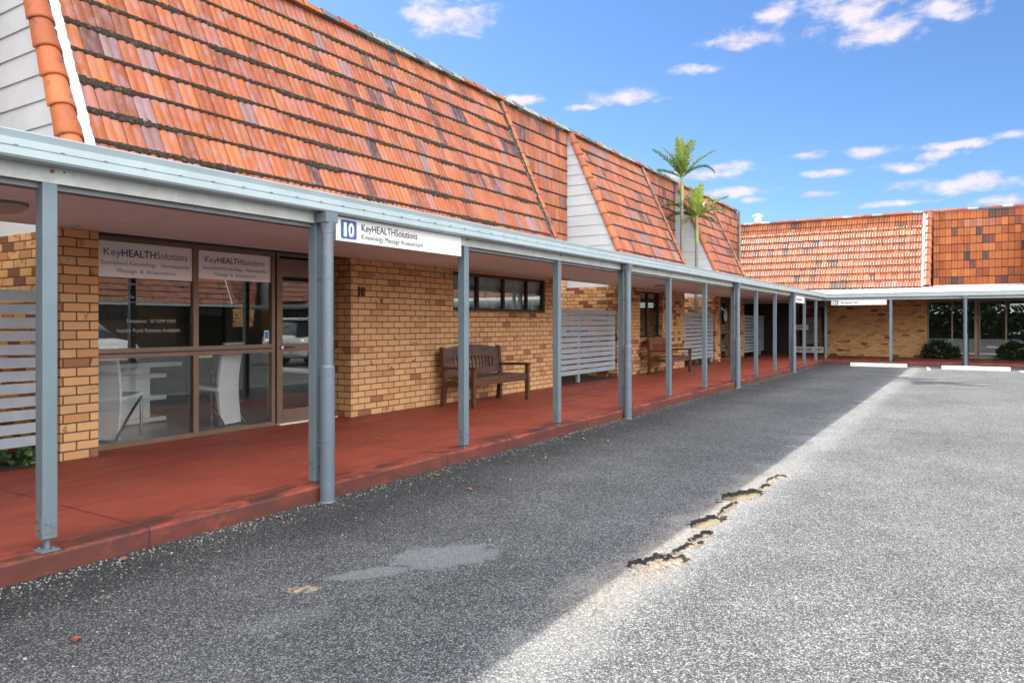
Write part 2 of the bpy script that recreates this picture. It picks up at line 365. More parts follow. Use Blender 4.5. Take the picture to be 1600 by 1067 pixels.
def asphalt_mat():
    # worn bitumen with aggregate, repairs and the broken trench edge
    m, n, p = newmat('asphalt'); v = objvec(n); s_ = n.n('ShaderNodeSeparateXYZ'); n.l(v, s_.inputs[0])
    x, y, z = s_.outputs
    def vor(scale):
        t = n.n('ShaderNodeTexVoronoi', feature='F1'); t.inputs['Scale'].default_value = scale; n.put(t.inputs['Vector'], v); return t
    v1, v2, v3 = vor(46), vor(84), vor(165)
    s1 = n.n('ShaderNodeSeparateColor'); n.l(v1.outputs['Color'], s1.inputs[0])
    s2 = n.n('ShaderNodeSeparateColor'); n.l(v2.outputs['Color'], s2.inputs[0])
    s3 = n.n('ShaderNodeSeparateColor'); n.l(v3.outputs['Color'], s3.inputs[0])
    big = n.noise(v, .55, 5, .6, .4); mid = n.noise(v, 2.4, 5, .65, .3); clump = n.noise(v, 27, 4, .75)
    # how worn the binder is: dark beside the kerb, pale where cars drive, plus sunlit paleness painted in
    wear_sunlit = n.m('ADD', n.m('ADD', n.rng(x, -4.25, -2.9, .0, .50), n.rng(x, -2.6, -1.7, 0, .12)), n.m('MULTIPLY', n.m('SUBTRACT', big, .5), .8))
    wear_sunlit = n.m('ADD', wear_sunlit, n.m('MULTIPLY', n.m('SUBTRACT', mid, .5), .55))
    wear_sunlit = n.m('ADD', wear_sunlit, n.m('MULTIPLY', n.m('SUBTRACT', clump, .5), 1.15))
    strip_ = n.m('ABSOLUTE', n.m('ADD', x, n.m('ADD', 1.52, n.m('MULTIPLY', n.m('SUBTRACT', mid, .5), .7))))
    wear_sunlit = n.m('ADD', wear_sunlit, n.rng(strip_, .05, .38, .22, 0))
    wear_sunlit = n.m('MINIMUM', n.m('MAXIMUM', wear_sunlit, 0.0), 1.0)
    def agg(sp_, k): return n.m('LESS_THAN', sp_, n.m('ADD', k, n.m('MULTIPLY', wear_sunlit, .62)))
    dk = n.mix(wear_sunlit, (.026, .028, .031, 1), (.060, .062, .063, 1))
    lt1 = n.ramp(s1.outputs[0], [(0, (.15, .155, .16)), (.5, (.34, .345, .345)), (.8, (.55, .545, .53)), (1, (.80, .78, .74))])
    lt2 = n.ramp(s2.outputs[0], [(0, (.11, .115, .12)), (.5, (.30, .305, .31)), (.85, (.50, .50, .49)), (1, (.74, .72, .69))])
    lt3 = n.ramp(s3.outputs[0], [(0, (.07, .075, .08)), (.6, (.24, .245, .25)), (1, (.55, .54, .52))])
    dim = n.mix(wear_sunlit, (.475, .475, .465, 1), (.88, .885, .87, 1))  # aggregate tint: darker for the shaded lane, lighter for the sunlit one
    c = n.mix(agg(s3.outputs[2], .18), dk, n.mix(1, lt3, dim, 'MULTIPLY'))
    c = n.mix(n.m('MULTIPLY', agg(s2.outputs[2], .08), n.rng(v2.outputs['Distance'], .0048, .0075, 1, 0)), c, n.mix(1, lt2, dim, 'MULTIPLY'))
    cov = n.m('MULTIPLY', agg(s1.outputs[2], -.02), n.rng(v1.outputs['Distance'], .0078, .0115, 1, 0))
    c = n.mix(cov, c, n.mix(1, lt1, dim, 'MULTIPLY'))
    c = n.mix(n.rng(strip_, .02, .30, .22, 0), c, (.33, .32, .30, 1))  # pale band painted just beyond the shadow edge
    # old stains and tyre darkening
    c = n.mix(n.rng(n.noise(v, .9, 5, .7, .8), .55, .75, 0, .35), c, (.07, .072, .075, 1))
    # smooth grey repairs
    def blob(cx, cy, rx, ry, rot):
        d = n.vm('SUBTRACT', v, (cx, cy, 0)).outputs[0]; q = n.n('ShaderNodeVectorRotate', rotation_type='Z_AXIS'); n.put(q.inputs['Vector'], d); q.inputs['Angle'].default_value = -rot
        e = n.vm('LENGTH', n.vm('MULTIPLY', q.outputs[0], (1 / rx, 1 / ry, 0)).outputs[0]).outputs['Value']
        return n.rng(n.m('ADD', e, n.m('MULTIPLY', n.m('SUBTRACT', n.noise(v, 7, 5, .75), .5), 1.5)), .75, 1.05, 1, 0)
    rep = n.m('MAXIMUM', n.m('MAXIMUM', blob(-2.67, 3.47, .36, .23, .95), blob(-2.84, 3.02, .27, .085, 1.0)), n.m('MULTIPLY', blob(-2.72, 2.36, .26, .12, 1.2), .35))
    c = n.mix(n.m('MULTIPLY', rep, .5), c, n.mix(n.noise(v, 60, 4, .8), (.15, .165, .17, 1), (.33, .345, .35, 1)))
    # broken edge of the old trench: crumbled tan base course inside the holes
    c = n.mix(n.rng(z, -.004, -.014), c, n.ramp(s1.outputs[1], [(0, (.07, .052, .036)), (.4, (.20, .155, .11)), (.8, (.33, .27, .205)), (1, (.46, .41, .35))]))
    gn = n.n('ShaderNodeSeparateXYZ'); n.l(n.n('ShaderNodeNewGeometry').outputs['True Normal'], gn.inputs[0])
    tan = n.m('MULTIPLY', n.rng(n.m('ABSOLUTE', n.m('ADD', x, n.m('ADD', 1.62, n.m('MULTIPLY', n.m('SUBTRACT', mid, .5), .4)))), .03, .28, 1, 0), n.m('MULTIPLY', n.rng(y, 2.7, 3.5), n.rng(y, 7.6, 6.4)))
    c = n.mix(n.m('MULTIPLY', n.m('MULTIPLY', tan, n.rng(s2.outputs[0], .3, .7)), .42), c, (.38, .30, .22, 1))
    hole = blob(-2.97, 2.64, .09, .06, .9); c = n.mix(n.m('MULTIPLY', hole, .75), c, n.ramp(s1.outputs[1], [(0, (.08, .055, .035)), (.5, (.30, .22, .14)), (1, (.5, .42, .33))]))
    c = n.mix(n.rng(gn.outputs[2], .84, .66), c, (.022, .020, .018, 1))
    n.l(c, p.inputs['Base Color']); p.inputs['Roughness'].default_value = .82; p.inputs['Specular IOR Level'].default_value = .25
    h = n.m('ADD', n.m('ADD', cov, n.m('MULTIPLY', n.rng(v2.outputs['Distance'], 0, .005, 1, 0), .6)), n.m('MULTIPLY', n.noise(v, 200, 3), .3))
    h = n.m('MULTIPLY', h, n.m('SUBTRACT', 1, n.m('MULTIPLY', rep, .7)))
    bump(n, p, h, .75, .006)
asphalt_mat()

def water_mat():
    m, n, p = newmat('muddy_water'); p.inputs['Base Color'].default_value = (.30, .235, .13, 1); p.inputs['Roughness'].default_value = .04
water_mat()
def glass_mat(name, tint, refl, rough=0.0):
    m = bpy.data.materials.new(name); m.use_nodes = True; M[name] = m; n = NT(m.node_tree); m.node_tree.nodes.clear()
    out = n.n('ShaderNodeOutputMaterial'); tr = n.n('ShaderNodeBsdfTransparent'); tr.inputs[0].default_value = (*tint, 1)
    gl = n.n('ShaderNodeBsdfGlossy'); gl.inputs['Roughness'].default_value = rough; gl.inputs[0].default_value = (.95, 1, .98, 1)
    fr = n.n('ShaderNodeFresnel'); fr.inputs['IOR'].default_value = 1.5
    f = n.m('ADD', n.m('MULTIPLY', fr.outputs[0], 1.8), refl, clamp=True)
    mx = n.n('ShaderNodeMixShader'); n.l(f, mx.inputs[0]); n.l(tr.outputs[0], mx.inputs[1]); n.l(gl.outputs[0], mx.inputs[2]); n.l(mx.outputs[0], out.inputs[0])
glass_mat('glass', (.80, .86, .84), .055); glass_mat('glass_tinted', (.45, .5, .5), .08); glass_mat('glass_light', (.88, .92, .9), .03)
def floor_mat():
    m, n, p = newmat('floor_tile'); v = objvec(n); s_ = n.n('ShaderNodeSeparateXYZ'); n.l(v, s_.inputs[0])
    a = n.m('FRACT', n.m('DIVIDE', n.m('ADD', s_.outputs[0], 50), .6)); b = n.m('FRACT', n.m('DIVIDE', s_.outputs[1], .6))
    g = n.m('MAXIMUM', n.rng(a, 0, .012, 1, 0), n.rng(b, 0, .012, 1, 0))
    c = n.mix(n.noise(v, 8, 4), (.58, .59, .61, 1), (.66, .67, .69, 1)); c = n.mix(g, c, (.2, .2, .2, 1))
    n.l(c, p.inputs['Base Color']); p.inputs['Roughness'].default_value = .25
floor_mat()
def wood_mat(name, ca, cb, grey):
    m, n, p = newmat(name); v = objvec(n)
    g = n.noise(n.vm('MULTIPLY', v, (14, 1.2, 14)).outputs[0], 3, 5, .65, .8)
    c = n.mix(n.rng(g, .3, .7), (*ca, 1), (*cb, 1))
    c = n.mix(n.rng(n.noise(v, 5.5, 5, .7, .5), .46, .62, 0, grey), c, (.035, .03, .032, 1))
    n.l(c, p.inputs['Base Color']); p.inputs['Roughness'].default_value = .55; bump(n, p, g, .3, .004)
wood_mat('bench_wood', (.075, .028, .012), (.15, .055, .022), .45); wood_mat('bench_weathered', (.06, .032, .022), (.15, .075, .055), .95)
wood_mat('bench_red', (.14, .042, .014), (.21, .065, .02), .3); wood_mat('bench_seat', (.085, .055, .030), (.14, .095, .055), .5)
def leaf_mat(name, a, b, tr=.25):
    m, n, p = newmat(name); v = objvec(n)
    at = n.n('ShaderNodeVertexColor', layer_name='Col').outputs[0]
    c = n.mix(n.noise(v, 7, 3), (*a, 1), (*b, 1)); c = n.mix(1, c, at, 'MULTIPLY')
    n.l(c, p.inputs['Base Color']); p.inputs['Roughness'].default_value = .4
    t = n.n('ShaderNodeBsdfTranslucent'); n.l(c, t.inputs[0]); mx = n.n('ShaderNodeMixShader'); mx.inputs[0].default_value = tr
    n.l(p.outputs[0], mx.inputs[1]); n.l(t.outputs[0], mx.inputs[2]); n.l(mx.outputs[0], m.node_tree.nodes['Material Output'].inputs[0])
leaf_mat('palm_leaf', (.10, .17, .03), (.20, .27, .05), .3); leaf_mat('shrub_leaf', (.02, .045, .018), (.04, .075, .03)); leaf_mat('bed_leaf', (.07, .17, .045), (.14, .28, .07))
def trunk_mat():
    m, n, p = newmat('palm_trunk'); v = objvec(n); s_ = n.n('ShaderNodeSeparateXYZ'); n.l(v, s_.inputs[0])
    f = n.m('FRACT', n.m('MULTIPLY', n.m('ADD', s_.outputs[2], n.m('MULTIPLY', n.noise(v, 6), .04)), 9)); ring = n.rng(f, .0, .25, 1, 0)
    c = n.mix(n.noise(v, 25, 4, .7), (.12, .105, .085, 1), (.27, .25, .215, 1)); c = n.mix(n.m('MULTIPLY', ring, .7), c, (.07, .06, .05, 1))
    n.l(c, p.inputs['Base Color']); p.inputs['Roughness'].default_value = .85
trunk_mat()
paint('palm_shaft', (.20, .24, .10), .45, .2, 6)
paint('car_black', (.02, .022, .028), .2, .03); paint('car_silver', (.50, .51, .52), .25, .03, 5, .5); paint('car_white', (.75, .75, .75), .22, .02); paint('car_glass', (.02, .025, .03), .06, .02); paint('tyre', (.02, .02, .02), .8, .1); paint('lamp_glass', (.7, .7, .7), .1, .02)

# ------------------------------------------------------------------ setting: ground, path
rnd = random.Random(7)
def in_poly_depth(x, y):
    """depth of the broken edge at x,y"""
    d = 0.0
    for (cx, cy, rx, ry, rot, dep) in HOLES:
        dx, dy = x - cx, y - cy; a, b = dx * math.cos(rot) + dy * math.sin(rot), -dx * math.sin(rot) + dy * math.cos(rot)
        e = math.hypot(a / rx, b / ry) + .22 * math.sin(9 * x + 5.3 * y) * math.sin(13 * y - 4 * x) + .12 * math.sin(41 * x + 23 * y) + .08 * math.sin(67 * y - 31 * x) + .07 * math.sin(151 * x + 37 * y) + .06 * math.sin(173 * y - 61 * x)
        q_ = (-dx + .6 * dy) / (math.hypot(dx, dy) + 1e-6); w_ = .11 + .55 * max(0, min(1, .35 - q_))
        t = max(0, min(1, (1.08 - e) / w_)); t = t * t * (3 - 2 * t)
        d = max(d, dep * t * (.90 + .10 * math.sin(37 * x + 11 * y) * math.sin(29 * y + 3 * x)))
    return d
HOLES = [(-1.53, 4.05, .20, .115, 1.0, .030), (-1.50, 4.42, .20, .040, 1.42, .022), (-1.50, 4.70, .16, .05, 1.5, .027), (-1.57, 5.05, .20, .085, 1.45, .032), (-1.56, 5.48, .30, .032, 1.58, .02), (-1.58, 5.98, .27, .115, 1.35, .036),
         (-1.50, 6.42, .15, .035, 1.55, .024), (-1.49, 6.75, .24, .05, 1.5, .015)]
def build_ground():
    g = MB(); px0, px1, py0, py1, st = -2.0, -1.1, 3.6, 7.3, .0105
    nx, ny = round((px1 - px0) / st), round((py1 - py0) / st)
    rows = []
    for j in range(ny + 1):
        y = py0 + (py1 - py0) * j / ny
        rows.append([(px0 + (px1 - px0) * i / nx, y, -in_poly_depth(px0 + (px1 - px0) * i / nx, y)) for i in range(nx + 1)])
    g.grid(rows)
    B = 600
    for a in ((-B, -B, B, py0), (-B, py1, B, B), (-B, py0, px0, py1), (px1, py0, B, py1)):
        g.face([(a[0], a[1], 0), (a[2], a[1], 0), (a[2], a[3], 0), (a[0], a[3], 0)])
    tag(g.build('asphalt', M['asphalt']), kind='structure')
    p = MB()
    for cx, cy, rx, ry, rot in ((-1.58, 5.98, .30, .13, 1.35), (-1.58, 5.07, .17, .07, 1.45)):
        p.face([(cx + rx * math.cos(t) * math.cos(rot) - ry * math.sin(t) * math.sin(rot), cy + rx * math.cos(t) * math.sin(rot) + ry * math.sin(t) * math.cos(rot), -.028 if cy > 5.5 else -.025) for t in [k * math.pi / 12 for k in range(24)]])
    tag(p.build('puddle', M['muddy_water']), kind='structure')
build_ground()
XK, XW = -4.33, -7.06            # kerb edge and wall line of the left row
YK, YW = 27.05, 31.0             # kerb edge and wall line of the far row
def build_paths():
    f = MB(); r = .018
    # L shaped slab with a rounded arris: left walk then far walk
    prof = [(XW - .4, 0), (XK, 0), (XK, KP - r), (XK - r * .3, KP - r * .3), (XK - r, KP), (XW - .4, KP)]
    segs = []; y = -9.0
    while y < YW + .2:
        segs.append(y); y += .5
    segs.append(YW + .3)
    for a, b in zip(segs[:-1], segs[1:]):
        f.prism(prof, a, b, lambda p, q, t: (p + (.006 * math.sin(2.1 * t) + .004 * math.sin(5.7 * t)) * (1 if p > -5 else 0), t, q), cap=False)
    prof2 = [(YW + .3, 0), (YW + .3, KP), (YK + r, KP), (YK + r * .3, KP - r * .3), (YK, KP - r), (YK, 0)]
    f.prism(prof2, XK - .02, 20.0, lambda p, q, t: (t, p, q + (-.001 if t < XK else -.001)))
    tag(f.build('footpath', M['red_concrete']), kind='structure')
    for ya, yb in ((.55, 3.39), (12.88, 15.76), (20.58, 23.43), (27.13, 30.95)):
        s = MB(); nx_ = 14; ny_ = int((yb - ya) / .1); s.grid([[(XW - 1.3 + 1.31 * i / nx_, ya + (yb - ya) * j / ny_, KP + .006 + .014 * rnd.random() * (i < nx_)) for i in range(nx_ + 1)] for j in range(ny_ + 1)]); tag(s.build('garden_bed', M['soil']), kind='structure')
    l = MB()
    for x0, y0, x1, y1, wd in ((-1.07, 24.8, -1.2, 26.65, .08), (1.34, 24.2, 1.20, 26.0, .10)):
        l.face([(x0 - wd / 2, y0, .004), (x0 + wd / 2, y0, .004), (x1 + wd / 2, y1, .004), (x1 - wd / 2, y1, .004)])
    tag(l.build('parking_line', M['line_paint']), kind='structure')
build_paths()

# ------------------------------------------------------------------ wall, tile and text helpers
def wall(mb, O, U, Nn, L, z0, z1, t=.22, openings=(), uo=0.0, ends=True, mi=0):
    """upright wall: front face through O (x,y) along U, facing Nn; openings (u0,u1,z0,z1)"""
    O, U, Nn = Vector((*O, 0)), Vector((*U, 0)), Vector((*Nn, 0))
    us = sorted({0, L, *[q for o in openings for q in o[:2]]}); zs = sorted({z0, z1, *[q for o in openings for q in o[2:]]})
    P = lambda u, z, d: O + U * u - Nn * d + Vector((0, 0, z))
    flip = U.cross(Vector((0, 0, 1))).dot(Nn) < 0
    def F(p, uv): mb.face(p[::-1] if flip else p, uv[::-1] if flip else uv, mi=mi)
    for i in range(len(us) - 1):
        for j in range(len(zs) - 1):
            a, b, c, d = us[i], us[i + 1], zs[j], zs[j + 1]
            if any(o[0] - 1e-6 <= a and b <= o[1] + 1e-6 and o[2] - 1e-6 <= c and d <= o[3] + 1e-6 for o in openings): continue
            uv = [(a + uo, c), (b + uo, c), (b + uo, d), (a + uo, d)]
            F([P(a, c, 0), P(b, c, 0), P(b, d, 0), P(a, d, 0)], uv)
            F([P(b, c, t), P(a, c, t), P(a, d, t), P(b, d, t)], uv)
    for (a, b, c, d) in openings:
        F([P(a, c, 0), P(a, d, 0), P(a, d, t), P(a, c, t)][::-1], [(0, c), (0, d), (t, d), (t, c)][::-1])
        F([P(b, c, 0), P(b, c, t), P(b, d, t), P(b, d, 0)][::-1], [(0, c), (t, c), (t, d), (0, d)][::-1])
        F([P(a, c, 0), P(a, c, t), P(b, c, t), P(b, c, 0)][::-1], [(a, 0), (a, t), (b, t), (b, 0)][::-1])
        F([P(a, d, 0), P(b, d, 0), P(b, d, t), P(a, d, t)][::-1], [(a, 0), (b, 0), (b, t), (a, t)][::-1])
    if ends:
        F([P(0, z0, t), P(0, z0, 0), P(0, z1, 0), P(0, z1, t)], [(t + .12, z0), (.12, z0), (.12, z1), (t + .12, z1)])
        F([P(L, z0, 0), P(L, z0, t), P(L, z1, t), P(L, z1, 0)], [(.12, z0), (t + .12, z0), (t + .12, z1), (.12, z1)])
    F([P(0, z1, 0), P(L, z1, 0), P(L, z1, t), P(0, z1, t)], [(0, 0), (L, 0), (L, t), (0, t)])

ORANGE = [(.365, .098, .028), (.40, .113, .032), (.32, .084, .026), (.41, .128, .040)]
PINK = [(.37, .13, .078), (.35, .13, .088), (.34, .112, .062)]
LILAC = [(.26, .145, .135), (.28, .165, .155), (.23, .125, .115)]
DARK = [(.23, .070, .030), (.18, .060, .032), (.13, .050, .036), (.075, .046, .042)]
def pick(r, wts):
    return r.choice(r.choices([ORANGE, PINK, LILAC, DARK], wts)[0])
def tiles(mb, O, U, S, Nn, length, height, tw, rows, rng, wts, ns=5, run=.0, th=.026, barrel=.013, power=2.4):
    """courses of interlocking tiles with two barrels each; O lower left corner on the roof plane"""
    O, U, S, Nn = map(Vector, (O, U, S, Nn)); g = height / rows; n = max(1, round(length / tw)); tw = length / n
    prev = None
    for r in range(rows):
        kind_run = None
        for k in range(n):
            if kind_run is None or rng.random() > run: kind_run = rng.choices([ORANGE, PINK, LILAC, DARK], wts)[0]
            c = Vector(rng.choice(kind_run)) * rng.uniform(.84, 1.14)
            j0, j1 = rng.uniform(-.004, .004), rng.uniform(-.003, .003); ds = rng.uniform(-.006, .006); du = rng.uniform(-.002, .002)
            lo, up, lip = [], [], []
            m = 2 * ns
            for i in range(m + 1):
                u = i / m; t = (u * 2) % 1.0 if i < m else 1.0
                if i == ns: t = 0.0
                h = barrel * (1 - abs(2 * t - 1) ** power)
                a = O + U * (k * tw + .003 + du + (tw - .006) * u)
                lo.append(a + S * (r * g + ds) + Nn * (th + h + j0)); up.append(a + S * min(height, r * g + g + .02) + Nn * (.002 + h * .9 + j1))
                lip.append(a + S * (r * g + ds + .004) + Nn * (h * .4 - .004))
            mb.grid([lo, up], tuple(c), smooth=True)
            mb.grid([lip, lo], tuple(c * .85), smooth=False)
            # left edge of the tile
            mb.face([lo[0], up[0], up[0] - Nn * .02, lo[0] - Nn * .02], None, tuple(c * .8)); mb.face([up[-1], lo[-1], lo[-1] - Nn * .02, up[-1] - Nn * .02], None, tuple(c * .8))
    # sarking under the courses
    mb.face([O - Nn * .03, O + U * length - Nn * .03, O + U * length + S * height - Nn * .03, O + S * height - Nn * .03], None, (.03, .02, .02))
def mossy(mb, O, U, S, Nn, length, height, rows, rng, step=.022, amt=1.0, th=.026):  # moss ribbon below each lip, near-black to take in the lip's shadow too
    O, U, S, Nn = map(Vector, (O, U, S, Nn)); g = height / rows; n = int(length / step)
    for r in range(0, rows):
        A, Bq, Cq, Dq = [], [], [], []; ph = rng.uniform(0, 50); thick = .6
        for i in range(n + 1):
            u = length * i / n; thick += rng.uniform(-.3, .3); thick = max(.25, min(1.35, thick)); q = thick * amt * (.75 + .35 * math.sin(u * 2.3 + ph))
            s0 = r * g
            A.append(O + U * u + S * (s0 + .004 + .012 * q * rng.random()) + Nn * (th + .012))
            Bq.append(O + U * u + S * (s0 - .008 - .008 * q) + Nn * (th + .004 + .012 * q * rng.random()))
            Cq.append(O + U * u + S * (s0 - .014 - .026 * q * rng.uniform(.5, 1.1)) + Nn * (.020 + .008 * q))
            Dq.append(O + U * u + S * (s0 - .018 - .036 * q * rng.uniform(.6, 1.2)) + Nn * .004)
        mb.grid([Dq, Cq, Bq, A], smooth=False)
def capping(mb, P0, P1, side, up, n, rad, rng, dirty=.3, taper=.82, arc=math.pi):
    """half round cap tiles from P0 to P1, each socketed over the next"""
    P0, P1, side, up = map(Vector, (P0, P1, side, up)); d = (P1 - P0) / n
    for i in range(n):
        c = Vector(rng.choice(ORANGE)) * rng.uniform(.85, 1.1)
        if rng.random() < dirty: c = Vector(rng.choice([(.26, .28, .24), (.13, .13, .13), (.34, .33, .28)]))
        rows = []
        for t, rr in ((-.02, rad * .9), (-.02, rad * 1.03), (.10, rad * 1.0), (1.05, rad * taper)):
            a = P0 + d * (i + t); rows.append([a + side * (math.cos(q) * rr) + up * (math.sin(q) * rr) for q in [(math.pi - arc) / 2 + arc * k / 10 for k in range(11)]])
        mb.grid(rows, tuple(c), smooth=True)
def strip(mb, P0, P1, side, up, w0, w1, rng, n=40, h=.03, jag=.02):
    """ragged mortar strip"""
    P0, P1, side, up = map(Vector, (P0, P1, side, up)); A, Bq, Cq, Dq = [], [], [], []
    for i in range(n + 1):
        p = P0.lerp(P1, i / n); a, b = w0 + rng.uniform(-jag, jag), w1 + rng.uniform(-jag, jag) * .6; hh = h + rng.uniform(-.008, .008)
        A.append(p + side * a - up * .01); Bq.append(p + side * (a + .012) + up * hh); Cq.append(p + side * (b - .012) + up * (hh + .01)); Dq.append(p + side * b - up * .01)
    mb.grid([A, Bq, Cq, Dq] if True else None, smooth=False)

def text(name, body, mat, parent, origin, X, Y, height, width=None, bold=0.0, depth=.002, spacing=1.0, local=False):
    """flat lettering with cap height `height`, squeezed to `width`; origin is the lower left"""
    cu = bpy.data.curves.new(name, 'FONT'); cu.body = body; cu.size = 1; cu.offset = bold; cu.extrude = .0; cu.space_character = spacing; cu.resolution_u = 3
    ob = bpy.data.objects.new('lettering_source', cu); col.objects.link(ob)
    dg = bpy.context.evaluated_depsgraph_get(); me = bpy.data.meshes.new_from_object(ob.evaluated_get(dg))
    bpy.data.objects.remove(ob); bpy.data.curves.remove(cu)
    xs = [v.co.x for v in me.vertices]; x0, x1 = min(xs), max(xs)
    k = height / .70; kx = (width / (x1 - x0)) if width else k
    X, Y, origin = Vector(X), Vector(Y), Vector(origin); Nn = X.cross(Y); off = Vector((0, 0, 0)) if local else wl(parent)
    for v in me.vertices: v.co = origin + X * ((v.co.x - x0) * kx) + Y * (v.co.y * k) + Nn * depth - off
    me.name = name; me.materials.clear(); me.materials.append(mat)
    for p_ in me.polygons: p_.material_index = 0
    o = bpy.data.objects.new(name, me); col.objects.link(o)
    if parent is not None: o.parent = parent; WL[o] = wl(parent)
    return o

# ------------------------------------------------------------------ left row of shop units
XR, ZR = -8.40, 6.05            # ridge line
XE, ZE = -6.825, 2.50           # eave line
SL = Vector((XR - XE, 0, ZR - ZE)); SLEN = SL.length; SL.normalize(); NL = Vector((SL.z, 0, -SL.x))
def slope_x(z): return XE + (z - ZE) * (XR - XE) / (ZR - ZE)
ZS = 2.26
def boards(mb, Y, z0, face=-1, back=XR - .02):
    """weatherboards on the gable in the plane Y, stepping boards of 0.25 m"""
    z = z0
    while z < ZR + .02:
        z1 = min(z + .25, ZR + .03); f0, f1 = slope_x(z) - .012, max(back + .001, slope_x(z1) - .012)
        y0, y1 = Y + face * .022, Y + face * .004
        p = [(back, y0, z), (f0, y0, z), (f1, y1, z1), (back, y1, z1)]
        mb.face(p if face < 0 else p[::-1], [(0, 0), (1, 0), (1, 1), (0, 1)])
        q = [(back, y0, z), (f0, y0, z), (f0, Y, z), (back, Y, z)]; mb.face(q[::-1] if face < 0 else q)
        z = z1
def unit_shell(root, y0, y1, seed, wts, moss_amt, recess_end=None, recess_wts=(64, 6, 4, 22), ns=5, mstep=.022, cap_dirty=.55, brick='brick_mottled', gcut=(.245, .245)):
    """roof, gable walls, rear of one left-row unit between y0 and y1, plus the tiled recess after it"""
    rng = random.Random(seed); L = y1 - y0
    O = Vector((XE, y0, ZE))
    t = MB(); tiles(t, O + Vector((0, .28, 0)), (0, 1, 0), SL, NL, L - .46, SLEN, .20, 11, rng, wts, ns, .18)
    roof = t.build('roof', M['tile'], root)
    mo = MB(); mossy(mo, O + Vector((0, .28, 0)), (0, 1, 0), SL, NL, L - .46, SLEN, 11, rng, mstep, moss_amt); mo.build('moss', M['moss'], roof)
    # barge capping both sides: outer cap roll then ragged mortar bed
    P1 = Vector((XR, 0, ZR)); P0 = Vector((XE, 0, ZE)); dv = NL
    b = MB(); capping(b, P0 + Vector((0, y0 + .10, 0)) + dv * .02, P1 + Vector((0, y0 + .10, 0)) + dv * .02, (0, 1, 0), dv, 12, .125, rng, .0)
    b.build('barge_capping', M['capping'], roof)
    b = MB(); capping(b, P0 + Vector((0, y1 - .07, 0)) + dv * .01, P1 + Vector((0, y1 - .07, 0)) + dv * .01, (0, 1, 0), dv, 12, .085, rng, .0)
    b.build('barge_capping', M['capping'], roof)
    f = MB(); strip(f, P0 + Vector((0, y0, 0)), P1 + Vector((0, y0, 0)), (0, 1, 0), dv, .205, .325, rng, 70, .052, .010)
    f.build('flashing', M['flashing'], roof)
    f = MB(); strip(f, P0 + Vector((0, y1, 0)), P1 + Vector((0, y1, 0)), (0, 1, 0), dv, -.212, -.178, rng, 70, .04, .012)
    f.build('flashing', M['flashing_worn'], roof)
    f = MB(); strip(f, P0 + Vector((0, y0, 0)), P1 + Vector((0, y0, 0)), (0, 1, 0), dv, .160, .218, rng, 90, .06, .016)
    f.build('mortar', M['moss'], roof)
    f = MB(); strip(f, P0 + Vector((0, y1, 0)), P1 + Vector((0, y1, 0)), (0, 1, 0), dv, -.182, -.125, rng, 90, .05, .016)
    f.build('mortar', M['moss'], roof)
    rc = MB(); e = recess_end if recess_end else y1
    capping(rc, (XR + .02, y0, ZR + .01), (XR + .02, e, ZR + .01), (1, 0, 0), (0, 0, 1), round((e - y0) / .36), .115, rng, cap_dirty, .80)
    rc.build('ridge_capping', M['capping'], roof)
    # brick gable walls with boards over them
    wmb = MB(); wall(wmb, (-14, y0 + .02), (1, 0), (0, -1), 14 + XW - gcut[0], .0, ZS, .20, uo=.07); wmb.build('gable_wall', M[brick], root)
    wmb = MB(); wall(wmb, (XW - gcut[1], y1 - .02), (-1, 0), (0, 1), 14 + XW - gcut[1], .0, ZS, .20); wmb.build('gable_wall', M[brick], root)
    c = MB(); boards(c, y0 + .06, ZS, -1); c.build('cladding', M['weatherboard'], root)
    c = MB(); boards(c, y1 - .06, ZS, 1); c.build('cladding', M['weatherboard'], root)
    for q in (((-14, y0 + .22, 0), (-13.8, y1 - .22, 5.75)), ((-14, y0 + .1, ZS + .002), (XR - .06, y0 + .3, 5.75)), ((-14, y1 - .3, ZS + .002), (XR - .06, y1 - .1, 5.75))):
        bk = MB(); bk.box(*q); bk.build('rear_wall', M['weatherboard'], root)
    e2 = e if recess_end else y1
    fd = MB(); fd.box((-14.1, y0 - .05, 5.76), (XR - .03, e2, 5.9)); fd.build('flat_roof', M['roof_deck'], root)
    if recess_end:
        v = MB(); h = ZR - 2.62; tiles(v, (XR - .01, y1 - .02, 2.62), (0, 1, 0), (0, 0, 1), (1, 0, 0), recess_end - y1 + .04, h, .20, 11, rng, recess_wts, max(3, ns - 1), .3, barrel=.009)
        rr = v.build('recess_roof', M['tile'], root)
        mo = MB(); mossy(mo, (XR - .01, y1, 2.62), (0, 1, 0), (0, 0, 1), (1, 0, 0), recess_end - y1, h, 11, rng, mstep * 1.5, moss_amt * .45); mo.build('moss', M['moss'], rr)
        rw = MB(); wall(rw, (XR + .01, y1), (0, 1), (1, 0), recess_end - y1, 0, 2.6, .2); rw.build('recess_wall', M['brick_mottled'], root)
        rb = MB(); rb.box((-14, y1 + .001, 0), (-13.8, recess_end - .001, 5.75)); rb.build('rear_wall', M['weatherboard'], root)

